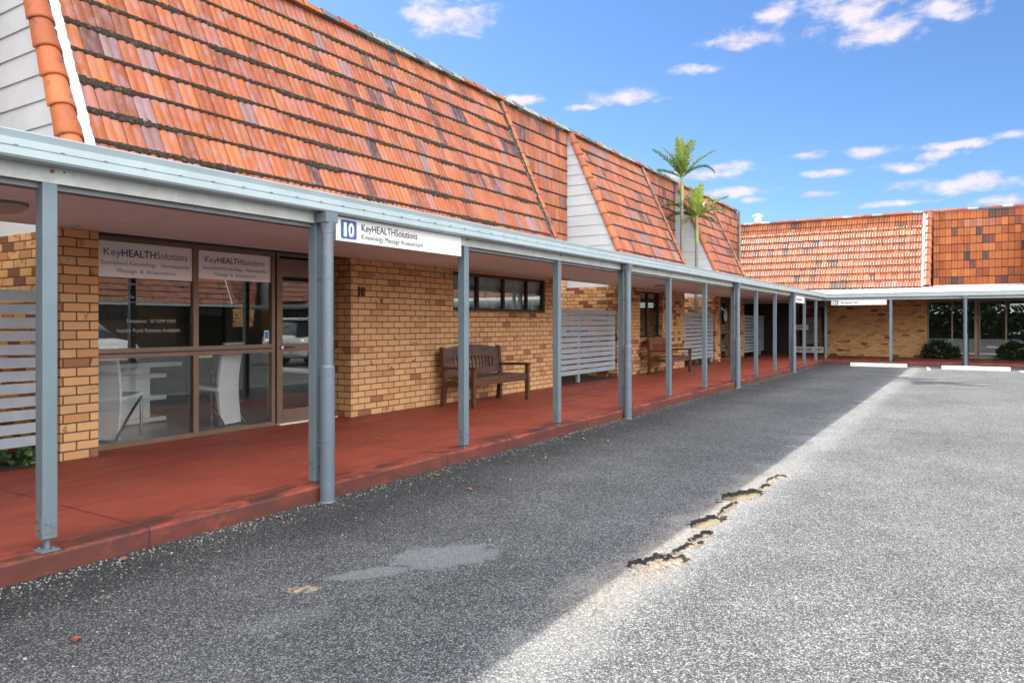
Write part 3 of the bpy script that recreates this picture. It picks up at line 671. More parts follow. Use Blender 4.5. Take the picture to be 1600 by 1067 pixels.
def frame_x(mb, X, ys, zs, w=.05, d=.05, bars_y=(), bars_z=()):
    """frame in a plane X=const facing +X, ys=(y0,y1), zs=(z0,z1)"""
    (a, b), (c, e) = ys, zs
    mb.box((X - d, a, c), (X, a + w, e)); mb.box((X - d, b - w, c), (X, b, e)); mb.box((X - d + .002, a + w, e - w), (X - .002, b - w, e)); mb.box((X - d + .002, a + w, c), (X - .002, b - w, c + w))
    for y, ww in bars_y: mb.box((X - d + .003, y - ww / 2, c + w), (X - .001, y + ww / 2, e - w))
    for z, ww in bars_z: mb.box((X - d + .004, a + w, z - ww / 2), (X + .004, b - w, z + ww / 2))
def frame_y(mb, Y, xs, zs, w=.05, d=.05, bars_x=(), bars_z=()):
    (a, b), (c, e) = xs, zs
    mb.box((a, Y, c), (a + w, Y + d, e)); mb.box((b - w, Y, c), (b, Y + d, e)); mb.box((a + w, Y + .002, e - w), (b - w, Y + d - .002, e)); mb.box((a + w, Y + .002, c), (b - w, Y + d - .002, c + w))
    for x, ww in bars_x: mb.box((x - ww / 2, Y + .003, c + w), (x + ww / 2, Y + d - .003, e - w))
    for z, ww in bars_z: mb.box((a + w, Y - .004, z - ww / 2), (b - w, Y + d - .006, z + ww / 2))
def pane_x(name, X, y0, y1, z0, z1, parent, mat='glass'):
    m = MB(); m.face([(X, y0, z0), (X, y1, z0), (X, y1, z1), (X, y0, z1)]); return m.build(name, M[mat], parent)
def pane_y(name, Y, x0, x1, z0, z1, parent, mat='glass'):
    m = MB(); m.face([(x0, Y, z0), (x1, Y, z0), (x1, Y, z1), (x0, Y, z1)]); return m.build(name, M[mat], parent)

# --- unit A, number 10
UA0, UA1 = 3.40, 12.85; UB0, UB1 = 15.78, 20.55; UC0, UC1 = 23.45, 27.10
XG = -7.40
A = thing('shop_unit', 'largest left brick unit, number 10, tiled mansard roof over a glass shopfront', 'shop', (XW, UA0, 0), 0, 'brick shop units round the car park')
unit_shell(A, UA0, UA1, 11, (76, 10, 5, 9), 1.4, UB0, gcut=(.342, .245))
wm = MB()
wall(wm, (XW, 7.11), (0, 1), (1, 0), UA1 - .02 - 7.11, 0, ZS + .03, .24, [(2.28, 5.27, 1.60, 2.235)], uo=.10)
wm.box((XG - .1, 7.115, 0), (XW - .242, 7.33, ZS + .03)); wm.build('wall', M['brick_plain'], A); wm = MB()
wall(wm, (XW + .001, UA0 + .021), (0, 1), (1, 0), .345, 0, ZS + .03, .34, uo=-.02)
wm.build('pillar', M['brick_plain'], A)
sw = MB()
for k in range(37):
    c = .85 + .3 * rnd.random()
    sw.box((XW - .05, 9.39 + k * .0815, 1.492), (XW + .012, 9.39 + k * .0815 + .073, 1.596))
sw.build('sill', M['brick_mottled'], A)
# shopfront glazing: two bays, each an upper and a lower light, then a door
def shopfront():
    y0, ya, yb, yd0, yd1 = 3.765, 5.015, 6.11, 6.14, 7.11
    wn = MB(); frame_x(wn, XG + .03, (y0, yb), (KP, ZS + .02), .05, .09, [(ya, .065)], [(1.085, .10)])
    wn.box((XG - .03, y0 + .05, 1.075), (XG + .036, yb - .05, 1.092), mi=1)
    win = wn.build('window', [M['aluminium'], M['black_frame']], A)
    pane_x('pane', XG, y0 + .05, ya - .03, 1.13, 2.23, win); pane_x('pane', XG, ya + .03, yb - .05, 1.13, 2.23, win)
    pane_x('pane', XG, y0 + .05, ya - .03, .16, 1.035, win, 'glass_light'); pane_x('pane', XG, ya + .03, yb - .05, .16, 1.035, win, 'glass_light')
    for (a, b, zt, zb, w1, w2, w3) in ((3.935, ya - .034, 2.228, 1.865, .925, .985, .64), (ya + .034, yb - .052, 2.222, 1.90, .83, .88, .58)):
        bn = MB(); bn.face([(XG + .004, a, zb), (XG + .004, b, zb), (XG + .004, b, zt), (XG + .004, a, zt)]); bp = bn.build('banner', M['banner_white'], win)
        H = zt - zb; mid = (a + b) / 2; y = mid - w1 / 2; X3 = (0, 1, 0); Z3 = (0, 0, 1)
        text('lettering', 'Key', M['letter_blue'], win, (XG + .005, y, zt - H * .40), X3, Z3, H * .21, w1 * .195, .004)
        text('lettering', 'HEALTH', M['letter_navy'], win, (XG + .005, y + w1 * .20, zt - H * .40), X3, Z3, H * .205, w1 * .40, .016)
        text('lettering', 'Solutions', M['letter_blue'], win, (XG + .005, y + w1 * .612, zt - H * .40), X3, Z3, H * .21, w1 * .388, .004)
        text('lettering', 'Specialised Kinesiology   Homoepathy', M['letter_blue'], win, (XG + .005, mid - w2 / 2, zt - H * .645), X3, Z3, H * .115, w2, .0)
        text('lettering', 'Massage  &  Acupuncture', M['letter_blue'], win, (XG + .005, mid - w3 / 2, zt - H * .86), X3, Z3, H * .115, w3, .0)
    for (s_, z, h, wd, yc) in (('Annette Sumner   0416 092 703', 1.79, .032, .62, 4.52), ('Kinesiology Practitioner', 1.745, .014, .34, 4.52), ('Alfia Gorbello  0412 440 997', 1.655, .032, .60, 4.52),
                          ('Massage Body Works Therapy', 1.61, .014, .60, 4.52), ('Telephone   07 5599 5594', 1.40, .036, .55, 4.50), ('Health Fund Rebates Available', 1.30, .040, .70, 4.48)):
        text('lettering', s_, M['letter_white'], win, (XG + .005, yc - wd / 2, z), (0, 1, 0), (0, 0, 1), h, wd, .0)
    st = MB(); st.face([(XG + .005, 5.965, 1.17), (XG + .005, 6.035, 1.17), (XG + .005, 6.035, 1.305), (XG + .005, 5.965, 1.305)]); st.face([(XG + .006, 5.972, 1.205), (XG + .006, 6.028, 1.205), (XG + .006, 6.028, 1.29), (XG + .006, 5.972, 1.29)], mi=1)
    st.build('sticker', [M['sign_white'], M['sticker_blue']], win)
    st = MB(); st.box((XG - .02, 5.08, 1.0), (XG - .012, 5.25, 1.03)); st.build('price_strip', M['yellow_green'], win)
    dm = MB(); frame_x(dm, XG + .03, (yd0, yd1), (KP + .012, ZS + .02), .035, .09, (), [(2.13, .16)])
    frame_x(dm, XG + .015, (yd0 + .04, yd1 - .12), (KP + .02, 2.05), .06, .045, (), [(1.085, .10), (.24, .12)])
    dm.box((XG - .03, yd1 - .12, KP + .02), (XG + .03, yd1 - .035, 2.05), mi=1)
    door = dm.build('door', [M['aluminium'], M['black_frame']], A)
    pane_x('pane', XG + .0, yd0 + .1, yd1 - .18, .30, 1.04, door); pane_x('pane', XG + .0, yd0 + .1, yd1 - .18, 1.13, 2.0, door)
    hn = MB(); hn.tube([(XG + .015, 6.21, 1.09), (XG + .05, 6.21, 1.09)], .022, 12); hn.box((XG + .02, 6.27, 1.08), (XG + .05, 6.40, 1.10), mi=1); hn.build('handle', [M['chrome'], M['black_plastic']], door)
    th = MB(); th.box((XG - .06, yd0, KP), (XG + .10, yd1, KP + .014)); th.build('threshold', M['concrete_white'], A)
shopfront()
hw = MB(); frame_x(hw, XW - .03, (9.39, 12.38), (1.60, 2.235), .05, .08, [(10.14, .05), (10.95, .05), (11.75, .05)]); win = hw.build('window', M['black_frame'], A)
for a, b in ((9.44, 10.115), (10.165, 10.925), (10.975, 11.725), (11.775, 12.33)): pane_x('pane', XW - .06, a, b, 1.65, 2.185, win, 'glass')
cu = MB(); rows = [[(XW - .16 + .018 * math.sin(k * 1.1), 9.40 + 2.97 * k / 110, z) for k in range(111)] for z in (1.6, 2.22)]; cu.grid(rows); cu.build('curtain', M['curtain'], win)
num = MB()     # raised serif house number on the bricks
NY, NZ = 7.255, 1.825
num.box((XW, NY - .011, NZ - .050), (XW + .02, NY + .011, NZ + .050)); num.box((XW, NY - .025, NZ - .060), (XW + .019, NY + .025, NZ - .049)); num.box((XW, NY - .025, NZ + .049), (XW + .019, NY + .025, NZ + .060)); num.build('number', M['letter_black'], A); num = MB()
ring = []
for k in range(25):
    t = k * math.pi / 12; ring.append(((.034 * math.cos(t), .06 * math.sin(t)), (.014 * math.cos(t), .048 * math.sin(t))))
num.grid([[(XW + .02, NY + .078 + a[0], NZ + a[1]) for a, b in ring], [(XW + .02, NY + .078 + b[0], NZ + b[1]) for a, b in ring]], smooth=False)
num.grid([[(XW, NY + .078 + a[0], NZ + a[1]) for a, b in ring], [(XW + .02, NY + .078 + a[0], NZ + a[1]) for a, b in ring]], smooth=False)
num.build('number', M['letter_black'], A)
for nm, mt, a, b in (('interior_floor', 'floor_tile', (-13.4, 3.63, .0), (XG - .02, 12.6, .13)), ('interior_ceiling', 'interior_wall', (-13.4, 3.63, 2.30), (XG - .1, 12.6, 2.34)),
                     ('partition', 'interior_wall', (-11.6, 3.63, .13), (-11.5, 12.6, 2.30)), ('partition', 'interior_wall', (-11.5, 7.6, .13), (XG - .12, 7.7, 2.30)), ('partition', 'interior_wall', (-11.5, 3.60, .13), (XG - .04, 3.64, 2.30)),
                     ('inner_door', 'interior_dark', (-11.49, 4.6, .13), (-11.4, 5.6, 2.1)), ('interior_post', 'interior_dark', (-9.3, 6.75, .13), (-9.2, 6.95, 2.30))):
    im = MB(); im.box(a, b); im.build(nm, M[mt], A)

# --- unit B
Bu = thing('shop_unit', 'middle brick shop unit with tiled mansard roof and narrow dark window behind the farther bench', 'shop', (XW, UB0, 0), 0, 'brick shop units round the car park')
unit_shell(Bu, UB0, UB1, 23, (72, 12, 6, 10), 1.0, UC0, ns=4, mstep=.03)
wm = MB(); wall(wm, (XW, UB0 + .02), (0, 1), (1, 0), UB1 - UB0 - .04, 0, ZS + .03, .24, [(1.39, 2.95, 1.02, 2.21)], uo=.05); wm.build('wall', M['brick_mottled'], Bu)
hw = MB(); frame_x(hw, XW - .10, (17.19, 18.75), (1.02, 2.21), .05, .08, [(17.95, .07)]); win = hw.build('window', M['black_frame'], Bu)
pane_x('pane', XW - .13, 17.24, 17.92, 1.07, 2.16, win, 'glass_tinted'); pane_x('pane', XW - .13, 17.98, 18.70, 1.07, 2.16, win, 'glass_tinted')
bk = MB(); bk.box((-11, UB0 + .3, 0), (-10.9, UB1 - .3, 2.3)); bk.build('interior', M['interior_dark'], Bu)
sw = MB()
for k in range(19): sw.box((XW - .05, 17.2 + k * .0815, .912), (XW + .012, 17.2 + k * .0815 + .073, 1.016))
sw.build('sill', M['brick_mottled'], Bu)
# --- unit C
Cu = thing('shop_unit', 'last left brick unit, brown glazed door with round white sticker, palms at its gable', 'shop', (XW, UC0, 0), 0, 'brick shop units round the car park')
unit_shell(Cu, UC0, UC1, 37, (70, 10, 6, 14), .8, 31.2, ns=3, mstep=.05, gcut=(.455, .455))
wm = MB(); wall(wm, (XW, UC0 + .02), (0, 1), (1, 0), .62, 0, ZS + .03, .45, uo=.1); wm.build('wall', M['brick_mottled'], Cu); wm = MB(); wall(wm, (XW, 26.60), (0, 1), (1, 0), UC1 - .02 - 26.60, 0, ZS + .03, .45); wm.build('wall', M['brick_mottled'], Cu)
dm = MB(); frame_x(dm, XW - .25, (24.09, 26.6), (KP, ZS + .02), .06, .08, [(25.05, .08), (26.1, .08)], [(1.08, .10)]); door = dm.build('door', M['aluminium'], Cu)
pane_x('pane', XW - .28, 24.15, 26.54, KP + .06, 2.2, door, 'glass_tinted')
dk = MB(); dk.face([(XW - .24, 25.55 + .20 * math.cos(t), 1.66 + .20 * math.sin(t)) for t in [k * math.pi / 12 for k in range(24)]]); dk.face([(XW - .238, 25.55 + .07 * math.cos(t), 1.66 + .12 * math.sin(t)) for t in [k * math.pi / 12 for k in range(24)]], mi=1)
dk.build('sticker', [M['sign_white'], M['light_plastic']], door)
bk = MB(); bk.box((-9.6, UC0 + .3, 0), (-9.5, UC1 - .3, 2.3)); bk.build('interior', M['interior_wall'], Cu)
rp = MB(); rp.tube([(XR + .10, 31.08, 2.6), (XR + .10, 31.08, 6.08)], .05, 8); rp.build('waste_pipe', M['trim_dark'], Cu)
# --- unit Z: stub of the unit before, mostly outside the frame
Zu = thing('shop_unit', 'part hidden brick unit and tiled recess at the left edge before number 10', 'shop', (XW, -5, 0), 0, 'brick shop units round the car park')
unit_shell(Zu, -5.0, .5, 5, (46, 30, 16, 8), .8, UA0 + .02, ns=3, mstep=.06)
wm = MB(); wall(wm, (XW, -4.98), (0, 1), (1, 0), 5.46, 0, ZS + .03, .24); wm.build('wall', M['brick_plain'], Zu)

# ------------------------------------------------------------------ verandahs
PX = -4.40; PS = .08
BY = 27.13                       # beam line of the far verandah
VL = thing('verandah', 'long blue-grey verandah along the left shops with gutter, posts and downpipes', 'verandah', (PX, 0, KP), 0, 'verandahs over the red footpath')
VF = thing('verandah', 'short blue-grey verandah before the far shop, its pale ribbed roof just showing', 'verandah', (PX, BY, KP), 0, 'verandahs over the red footpath')
GP = [(-.125, 0), (-.012, 0), (0, .012), (0, .046), (-.006, .050), (-.006, .056), (0, .060), (0, .094), (-.008, .100), (.008, .136), (.002, .143), (-.008, .140), (-.016, .10), (-.016, .014), (-.125, .014)]
def verandah_left():
    g = MB(); XO = -4.235; y0, y1 = -8.0, BY - .13
    seg = [y0 + (y1 - y0) * k / 30 for k in range(31)]
    for a, b in zip(seg[:-1], seg[1:]): g.prism([(p + XO, q + 2.263) for p, q in GP], a, b, lambda p, q, t: (p + .004 * math.sin(t * .9), t, q + .004 * math.sin(t * .6)), cap=False)
    y = -1.0
    while y < 14:
        g.box((XO - .002, y, 2.263 + .0635), (XO + .0055, y + .022, 2.263 + .069), mi=1); y += .235
    g.build('gutter', [M['gutter_paint'], M['trim_dark']], VL)
    b = MB(); b.box((-4.44, -8, 2.18), (-4.36, BY + .05, 2.288)); b.build('beam', M['beam_paint'], VL)
    for k in range(-2, 13):
        y = 2.06 + 1.985 * k; q = MB(); q.tube([(-4.361, y + .01, 2.245), (-4.352, y + .01, 2.245)], .011, 8); q.build('bolt', M['rust'], VL)
        if k % 3 != 1: q = MB(); q.tube([(-4.361, y + .075, 2.25), (-4.356, y + .075, 2.25)], .006, 6); q.build('bolt', M['rust'], VL)
    b = MB(); b.box((-4.50, -8, 2.150), (-4.405, BY, 2.1785)); b.build('trim', M['trim_dark'], VL)
    b = MB(); b.box((-4.443, -8, 2.272), (XW - .02, BY + .0, 2.284)); b.box((-4.443, BY, 2.274), (XW - .02, YW + .1, 2.286)); b.build('soffit', M['soffit'], VL)
    b = MB(); n = 300; rows = [[(x, -8 + 35.2 * k / n, z + .012 * (1 if (k % 4) in (0, 1) else 0)) for k in range(n + 1)] for x, z in ((-4.26, 2.385), (XW - .02, 2.46))]; b.grid(rows, smooth=False); b.build('roof_sheet', M['roof_sheet'], VL)
    def post_proto(gap, pl):
        p = MB(); p.box((-PS / 2, -PS / 2, gap), (PS / 2, PS / 2, 2.06)); o = p.build('post', M['post_paint'], VL, True, .004)
        q = MB(); q.box((-pl, -pl, 0), (pl, pl, .008)); q.box((-.012, -.012, .008), (.012, .012, gap + .005))
        if gap > .05: q.tube([(-.035, -.02, .008), (-.035, -.02, .018)], .010, 6); q.tube([(.035, .02, .008), (.035, .02, .018)], .010, 6)
        q.build('base_plate', M['post_paint'] if gap > .05 else M['trim_dark'], o, True)
        s = MB(); s.box((PS / 2, -.03, .10), (PS / 2 + .003, .03, .20)); s.tube([(PS / 2 + .003, -.012, .16), (PS / 2 + .009, -.012, .16)], .011, 8); s.tube([(PS / 2 + .003, .014, .14), (PS / 2 + .009, .014, .14)], .011, 8)
        s.box((-.03, -PS / 2 - .003, .10), (.03, -PS / 2, .20)); s.tube([(-.01, -PS / 2 - .003, .17), (-.01, -PS / 2 - .009, .17)], .009, 8, mi=1); s.tube([(.014, -PS / 2 - .003, .13), (.014, -PS / 2 - .009, .13)], .009, 8, mi=1)
        s.build('bracket', [M['post_paint'], M['rust']], o, True)
        return o
    proto = post_proto(.032, .030); first = post_proto(.07, .05); ys = [2.06 + 1.985 * k for k in range(-3, 14)]
    for i, y in enumerate(ys):
        o = proto if i == 0 else first if i == 3 else copy_tree(proto, VL)
        o.location = (0, y, 0)
    def pipe_proto():
        p = MB(); z = -KP
        p.tube([(0, 0, z), (0, 0, .93)], .058, 18); p.tube([(0, 0, .93), (0, 0, .95)], [.058, .050], 18, cap=False); p.tube([(0, 0, .94), (0, 0, 2.0)], .048, 18)
        p.tube([(0, 0, z), (0, 0, z + .008)], [.064, .060], 14, mi=1)
        for zz, rr in ((.35, .0605), (.86, .0605), (1.62, .0505), (1.98, .052)): p.tube([(0, 0, zz), (0, 0, zz + .018)], rr, 18)
        o = p.build('downpipe', [M['pipe_paint'], M['trim_dark']], VL, True)
        q = MB(); q.box((-.062, -.062, 2.06), (.052, .062, 2.138)); q.tube([(0, 0, 1.985), (0, 0, 2.07)], [.05, .058], 14)
        q.build('rainhead', M['pipe_paint'], o, True)
        r = MB()
        for zz in (.30, .86, 1.62): r.box((-.092, -.012, zz), (-.046, .012, zz + .02))
        r.build('strap', M['pipe_paint'], o, True)
        return o
    proto = pipe_proto()
    for i, k in enumerate((1, 4, 7, 10)):
        o = proto if i == 0 else copy_tree(proto, VL); o.location = (.13, 2.06 + 1.985 * k - (.0, .07, .10, .2)[i], 0)
    return
verandah_left()
def verandah_far():
    YO = BY - .165; x0, x1 = -4.36, 20.0
    g = MB(); g.prism([(YO - p, q + 2.260) for p, q in GP], x0, x1, lambda p, q, t: (t, p, q)); g.build('gutter', M['gutter_paint'], VF)
    b = MB(); b.box((-4.358, BY - .04, 2.178), (x1, BY + .04, 2.286)); b.build('beam', M['beam_paint'], VF)
    b = MB(); b.box((-4.442, BY - .03, 2.276), (x1, YW + .1, 2.288)); b.build('soffit', M['soffit'], VF)
    b = MB(); n = 380; rows = [[(-8.3 + 16.8 * k / n, y, z + (.024 if (k % 5) in (0, 1) else 0)) for k in range(n + 1)] for y, z in ((YO + .03, 2.385), (YW - .05, 2.70), (YW + 1.45, 2.76))]; b.grid(rows, smooth=False); b.build('roof_sheet', M['roof_sheet'], VF)
    src = [o for o in VL.children if o.name.startswith('post')][0]
    for x in (-2.28, -.20, 1.88, 3.96):
        o = copy_tree(src, VF); o.location = (x - PX, 0, 0)
    src = [o for o in VL.children if o.name.startswith('downpipe')][0]
    o = copy_tree(src, VF); o.location = (-.20 - PX + .02, -.14, 0); o.rotation_euler = (0, 0, -math.pi / 2)
verandah_far()

# ------------------------------------------------------------------ far unit
YFR, ZFR = 32.50, 5.66; YFE, ZFE = 30.85, 2.74
def far_unit():
    F = thing('shop_unit', 'far brick unit closing the courtyard, sun glinting on its orange tiled mansard, antiques shop', 'shop', (-3, YW, 0), 0, 'brick shop units round the car park')
    rng = random.Random(71); S = Vector((0, YFR - YFE, ZFR - ZFE)); SLn = S.length; S.normalize(); Nf = Vector((0, -S.z, S.y)); X1, X2 = -1.38, 1.72
    t = MB(); tiles(t, (-10.6, YFE, ZFE), (1, 0, 0), S, Nf, X1 - .22 + 10.6, SLn, .197, 10, rng, (80, 9, 1, 10), 6, .2, barrel=.031, power=2.0); roof = t.build('roof', M['tile_clean'], F)
    mo = MB(); mossy(mo, (-10.6, YFE, ZFE), (1, 0, 0), S, Nf, X1 - .22 + 10.6, SLn, 10, rng, .06, .35); mo.build('moss', M['moss'], roof)
    b = MB(); P0, P1 = Vector((0, YFE, ZFE)), Vector((0, YFR, ZFR))
    capping(b, P0 + Vector((X1 - .02, 0, 0)) + Nf * .02, P1 + Vector((X1 - .02, 0, 0)) + Nf * .02, (1, 0, 0), Nf, 10, .125, rng, .0); b.build('barge_capping', M['tile_clean'], roof)
    f = MB(); strip(f, P0 + Vector((X1, 0, 0)), P1 + Vector((X1, 0, 0)), (1, 0, 0), Nf, -.24, -.13, rng, 50, .05, .012); f.build('flashing', M['flashing'], roof)
    rc = MB(); capping(rc, (-10.6, YFR - .02, ZFR + .02), (X2 + .3, YFR - .02, ZFR + .02), (0, -1, 0), (0, 0, 1), 35, .10, rng, .4, .84); rc.build('ridge_capping', M['capping'], roof)
    v = MB(); tiles(v, (X1 + .1, YFR, 2.86), (1, 0, 0), (0, 0, 1), (0, -1, 0), X2 - X1 - .1, ZFR - 2.86, .2, 9, rng, (70, 4, 0, 26), 5, .3, barrel=.015); rr = v.build('recess_roof', M['tile_matte'], F)
    mo = MB(); mossy(mo, (X1 + .1, YFR, 2.86), (1, 0, 0), (0, 0, 1), (0, -1, 0), X2 - X1 - .1, ZFR - 2.86, 9, rng, .06, .3); mo.build('moss', M['moss'], rr)
    fb = MB(); fb.box((-10.6, YFE + .02, ZFE - .13), (X1 + .1, YFE + .12, ZFE + .01)); fb.box((X1 + .1, YFR - .10, 2.70), (X2 + .05, YFR - .01, 2.852)); fb.box((X1 + .02, YFE - .04, ZFE - .16), (X1 + .12, YFR, ZFE - .0)); fb.build('fascia', M['fascia_white'], F)
    w_ = MB()
    wall(w_, (-4.93, YW), (1, 0), (0, -1), -1.42 + 4.93, 0, 2.75, .24, uo=.05); w_.build('wall', M['brick_far'], F); w_ = MB(); wall(w_, (1.86, YW), (1, 0), (0, -1), 18, 0, 2.75, .24, uo=.1); w_.build('wall', M['brick_far'], F)
    # glazed recess on the right
    dm = MB(); frame_y(dm, YW + .16, (-1.42, 1.86), (KP, 2.275), .055, .06, [(-.62, .05), (.12, .10), (.22, .05), (1.02, .05)]); wn = dm.build('window', M['aluminium'], F)
    for a, b in ((-1.365, -.645), (-.595, .07), (.245, .995), (1.045, 1.805)): pane_y('pane', YW + .19, a, b, KP + .055, 2.22, wn, 'glass_tinted')
    hn = MB(); hn.box((.235, YW + .11, 1.0), (.265, YW + .14, 1.22)); hn.build('handle', M['black_plastic'], wn)
    # near-black panel standing for the shaded open entry, and shop window on the left
    dk = MB(); dk.box((-8.38, YW - .01, 0), (-6.16, YW + .1, 2.20)); dk.build('shaded_entry', M['opening_shade'], F)
    hd = MB(); hd.box((-8.38, YW + .0, 2.203), (-6.2, YW + .09, 2.75)); hd.build('header', M['weatherboard'], F)
    dm = MB(); frame_y(dm, YW + .0, (-6.158, -4.932), (KP + .02, 2.25), .05, .08); wn = dm.build('window', M['black_frame'], F)
    pane_y('pane', YW + .04, -6.11, -4.98, KP + .07, 2.2, wn, 'glass_tinted')
    sg = MB(); sg.face([(-6.10, YW + .02, .22), (-4.985, YW + .02, .22), (-4.985, YW + .02, .46), (-6.10, YW + .02, .46)]); sg.build('placard', M['paper_white'], wn); sg = MB(); sg.face([(-6.05, YW + .02, 1.13), (-5.55, YW + .02, 1.13), (-5.55, YW + .02, 1.33), (-6.05, YW + .02, 1.33)]); sg.build('placard', M['paper_white'], wn)
    text('lettering', 'ANTIQUES', M['letter_black'], wn, (-6.0, YW + .015, .285), (1, 0, 0), (0, 0, 1), .11, .58, .02); text('lettering', 'ART', M['letter_black'], wn, (-5.27, YW + .015, .285), (1, 0, 0), (0, 0, 1), .11, .24, .02)
    text('lettering', 'OPEN', M['letter_black'], wn, (-5.98, YW + .015, 1.19), (1, 0, 0), (0, 0, 1), .08, .34, .01)
    it = MB(); it.box((-6.2, YW + 1.6, 0), (-1.5, YW + 1.7, 2.4)); it.box((-5.75, YW + .35, .62), (-5.25, YW + .7, .66), mi=1); it.box((-5.80, YW + .40, .66), (-5.25, YW + .62, .97), mi=2); it.box((-5.9, YW + .5, 1.35), (-5.1, YW + .55, 1.62), mi=3); it.box((-1.42, YW + 3.0, 0), (1.9, YW + 3.1, 2.4)); it.box((-1.5, YW + .2, 0), (1.9, YW + 3, .125))
    it.build('interior', [M['interior_dark'], M['steel'], M['red_cloth'], M['interior_wall']], F)
    bk = MB(); bk.box((-10.6, YFR + 4, 0), (20, YFR + 4.2, 5.4)); bk.box((-10.6, YFR + .05, 5.42), (20, YFR + 4.2, 5.5)); bk.box((-10.6, YFR + .05, 0), (-10.4, YFR + 4, 5.4)); bk.build('rear_wall', M['weatherboard'], F)
    fl = MB(); fl.tube([(-8.25, 34.0, 5.5), (-8.25, 34.0, 6.24)], .14, 12); fl.tube([(-8.25, 34.0, 6.26), (-8.25, 34.0, 6.31)], [.25, .2], 12); fl.tube([(-8.25, 34.0, 6.31), (-8.25, 34.0, 6.38)], [.22, .04], 12); fl.build('flue', M['fascia_white'], F)
    G = thing('shop_unit', 'sliver of another far unit at the right edge, its tiled barge showing', 'shop', (2, YW, 0), 0, 'brick shop units round the car park')
    b = MB(); capping(b, P0 + Vector((X2 + .10, 0, 0)) + Nf * .02, P1 + Vector((X2 + .10, 0, 0)) + Nf * .02, (1, 0, 0), Nf, 10, .125, rng, .0); b.build('barge_capping', M['tile_clean'], G)
    t = MB(); tiles(t, (X2 + .32, YFE, ZFE), (1, 0, 0), S, Nf, 18, SLn, .2, 10, rng, (60, 16, 3, 21), 3, .2, barrel=.015); t.build('roof', M['tile_clean'], G)
    f = MB(); strip(f, P0 + Vector((X2, 0, 0)), P1 + Vector((X2, 0, 0)), (1, 0, 0), Nf, .22, .33, rng, 50, .05, .012); f.build('flashing', M['flashing'], G)
    c = MB(); 
    for k in range(12):
        z0, z1 = 2.75 + k * .24, 2.75 + (k + 1) * .24; yf = lambda z: YFE + (z - ZFE) * (YFR - YFE) / (ZFR - ZFE) + .06
        c.face([(X2 - .022 + .05, yf(z0), z0), (X2 - .022 + .05, YFR, z0), (X2 + .05, YFR, z1), (X2 + .05, min(YFR, yf(z1)), z1)][::-1])
    c.build('cladding', M['weatherboard'], G)
far_unit()

# ------------------------------------------------------------------ slat screens
def screen(y0, y1, label, legs, mids):
    T = thing('slat_screen', label, 'screen', (XW - .03, y0, KP), 0, 'grey slatted screens between the units'); z0, p = .31, .116
    rng = random.Random(int(y0 * 10)); X = XW - .03
    for k in range(12):
        m = MB(); a = z0 + k * p; dz = rng.uniform(-.004, .004); wd = .088 if k < 11 else .10; e = .05 if k == 11 else 0
        cuts = [y0 - e] + list(mids) + [y1 + e]
        for q, (c, d) in enumerate(zip(cuts[:-1], cuts[1:])):
            sag = rng.uniform(-.004, .004)
            m.obox((X - .018, c + .004, a + dz + sag), (1, 0, 0), (0, 1, rng.uniform(-.002, .002)), (0, 0, 1), .018 + .001 * (q % 2), d - c - .008, wd)
        m.build('slat', M['slat_paint'], T)
    for q, y in enumerate(legs):
        m = MB(); m.box((X - .085, y - .035, KP - .03 if q == 1 else z0 + .01), (X - .02, y + .035, 1.70)); m.build('leg', M['slat_paint'], T)
    return T
screen(.7, UA0 - .03, 'grey slatted screen at the left edge behind the nearest post', (1.0, 3.32), (2.0,))
screen(UA1 + .03, UB0 - .03, 'grey slatted screen between number 10 and the middle unit, wide and clearest in view', (13.0, 13.93, 15.7), (13.90, 14.42))
screen(UB1 + .03, UC0 - .03, 'grey slatted screen right of the farther bench, before the brown glazed door', (20.72, 23.35), (21.2,))
screen(UC1 + .06, 30.2, 'grey slatted screen farthest back, against the black entry in the corner', (27.3, 29.7, 30.1), (29.1, 29.7))

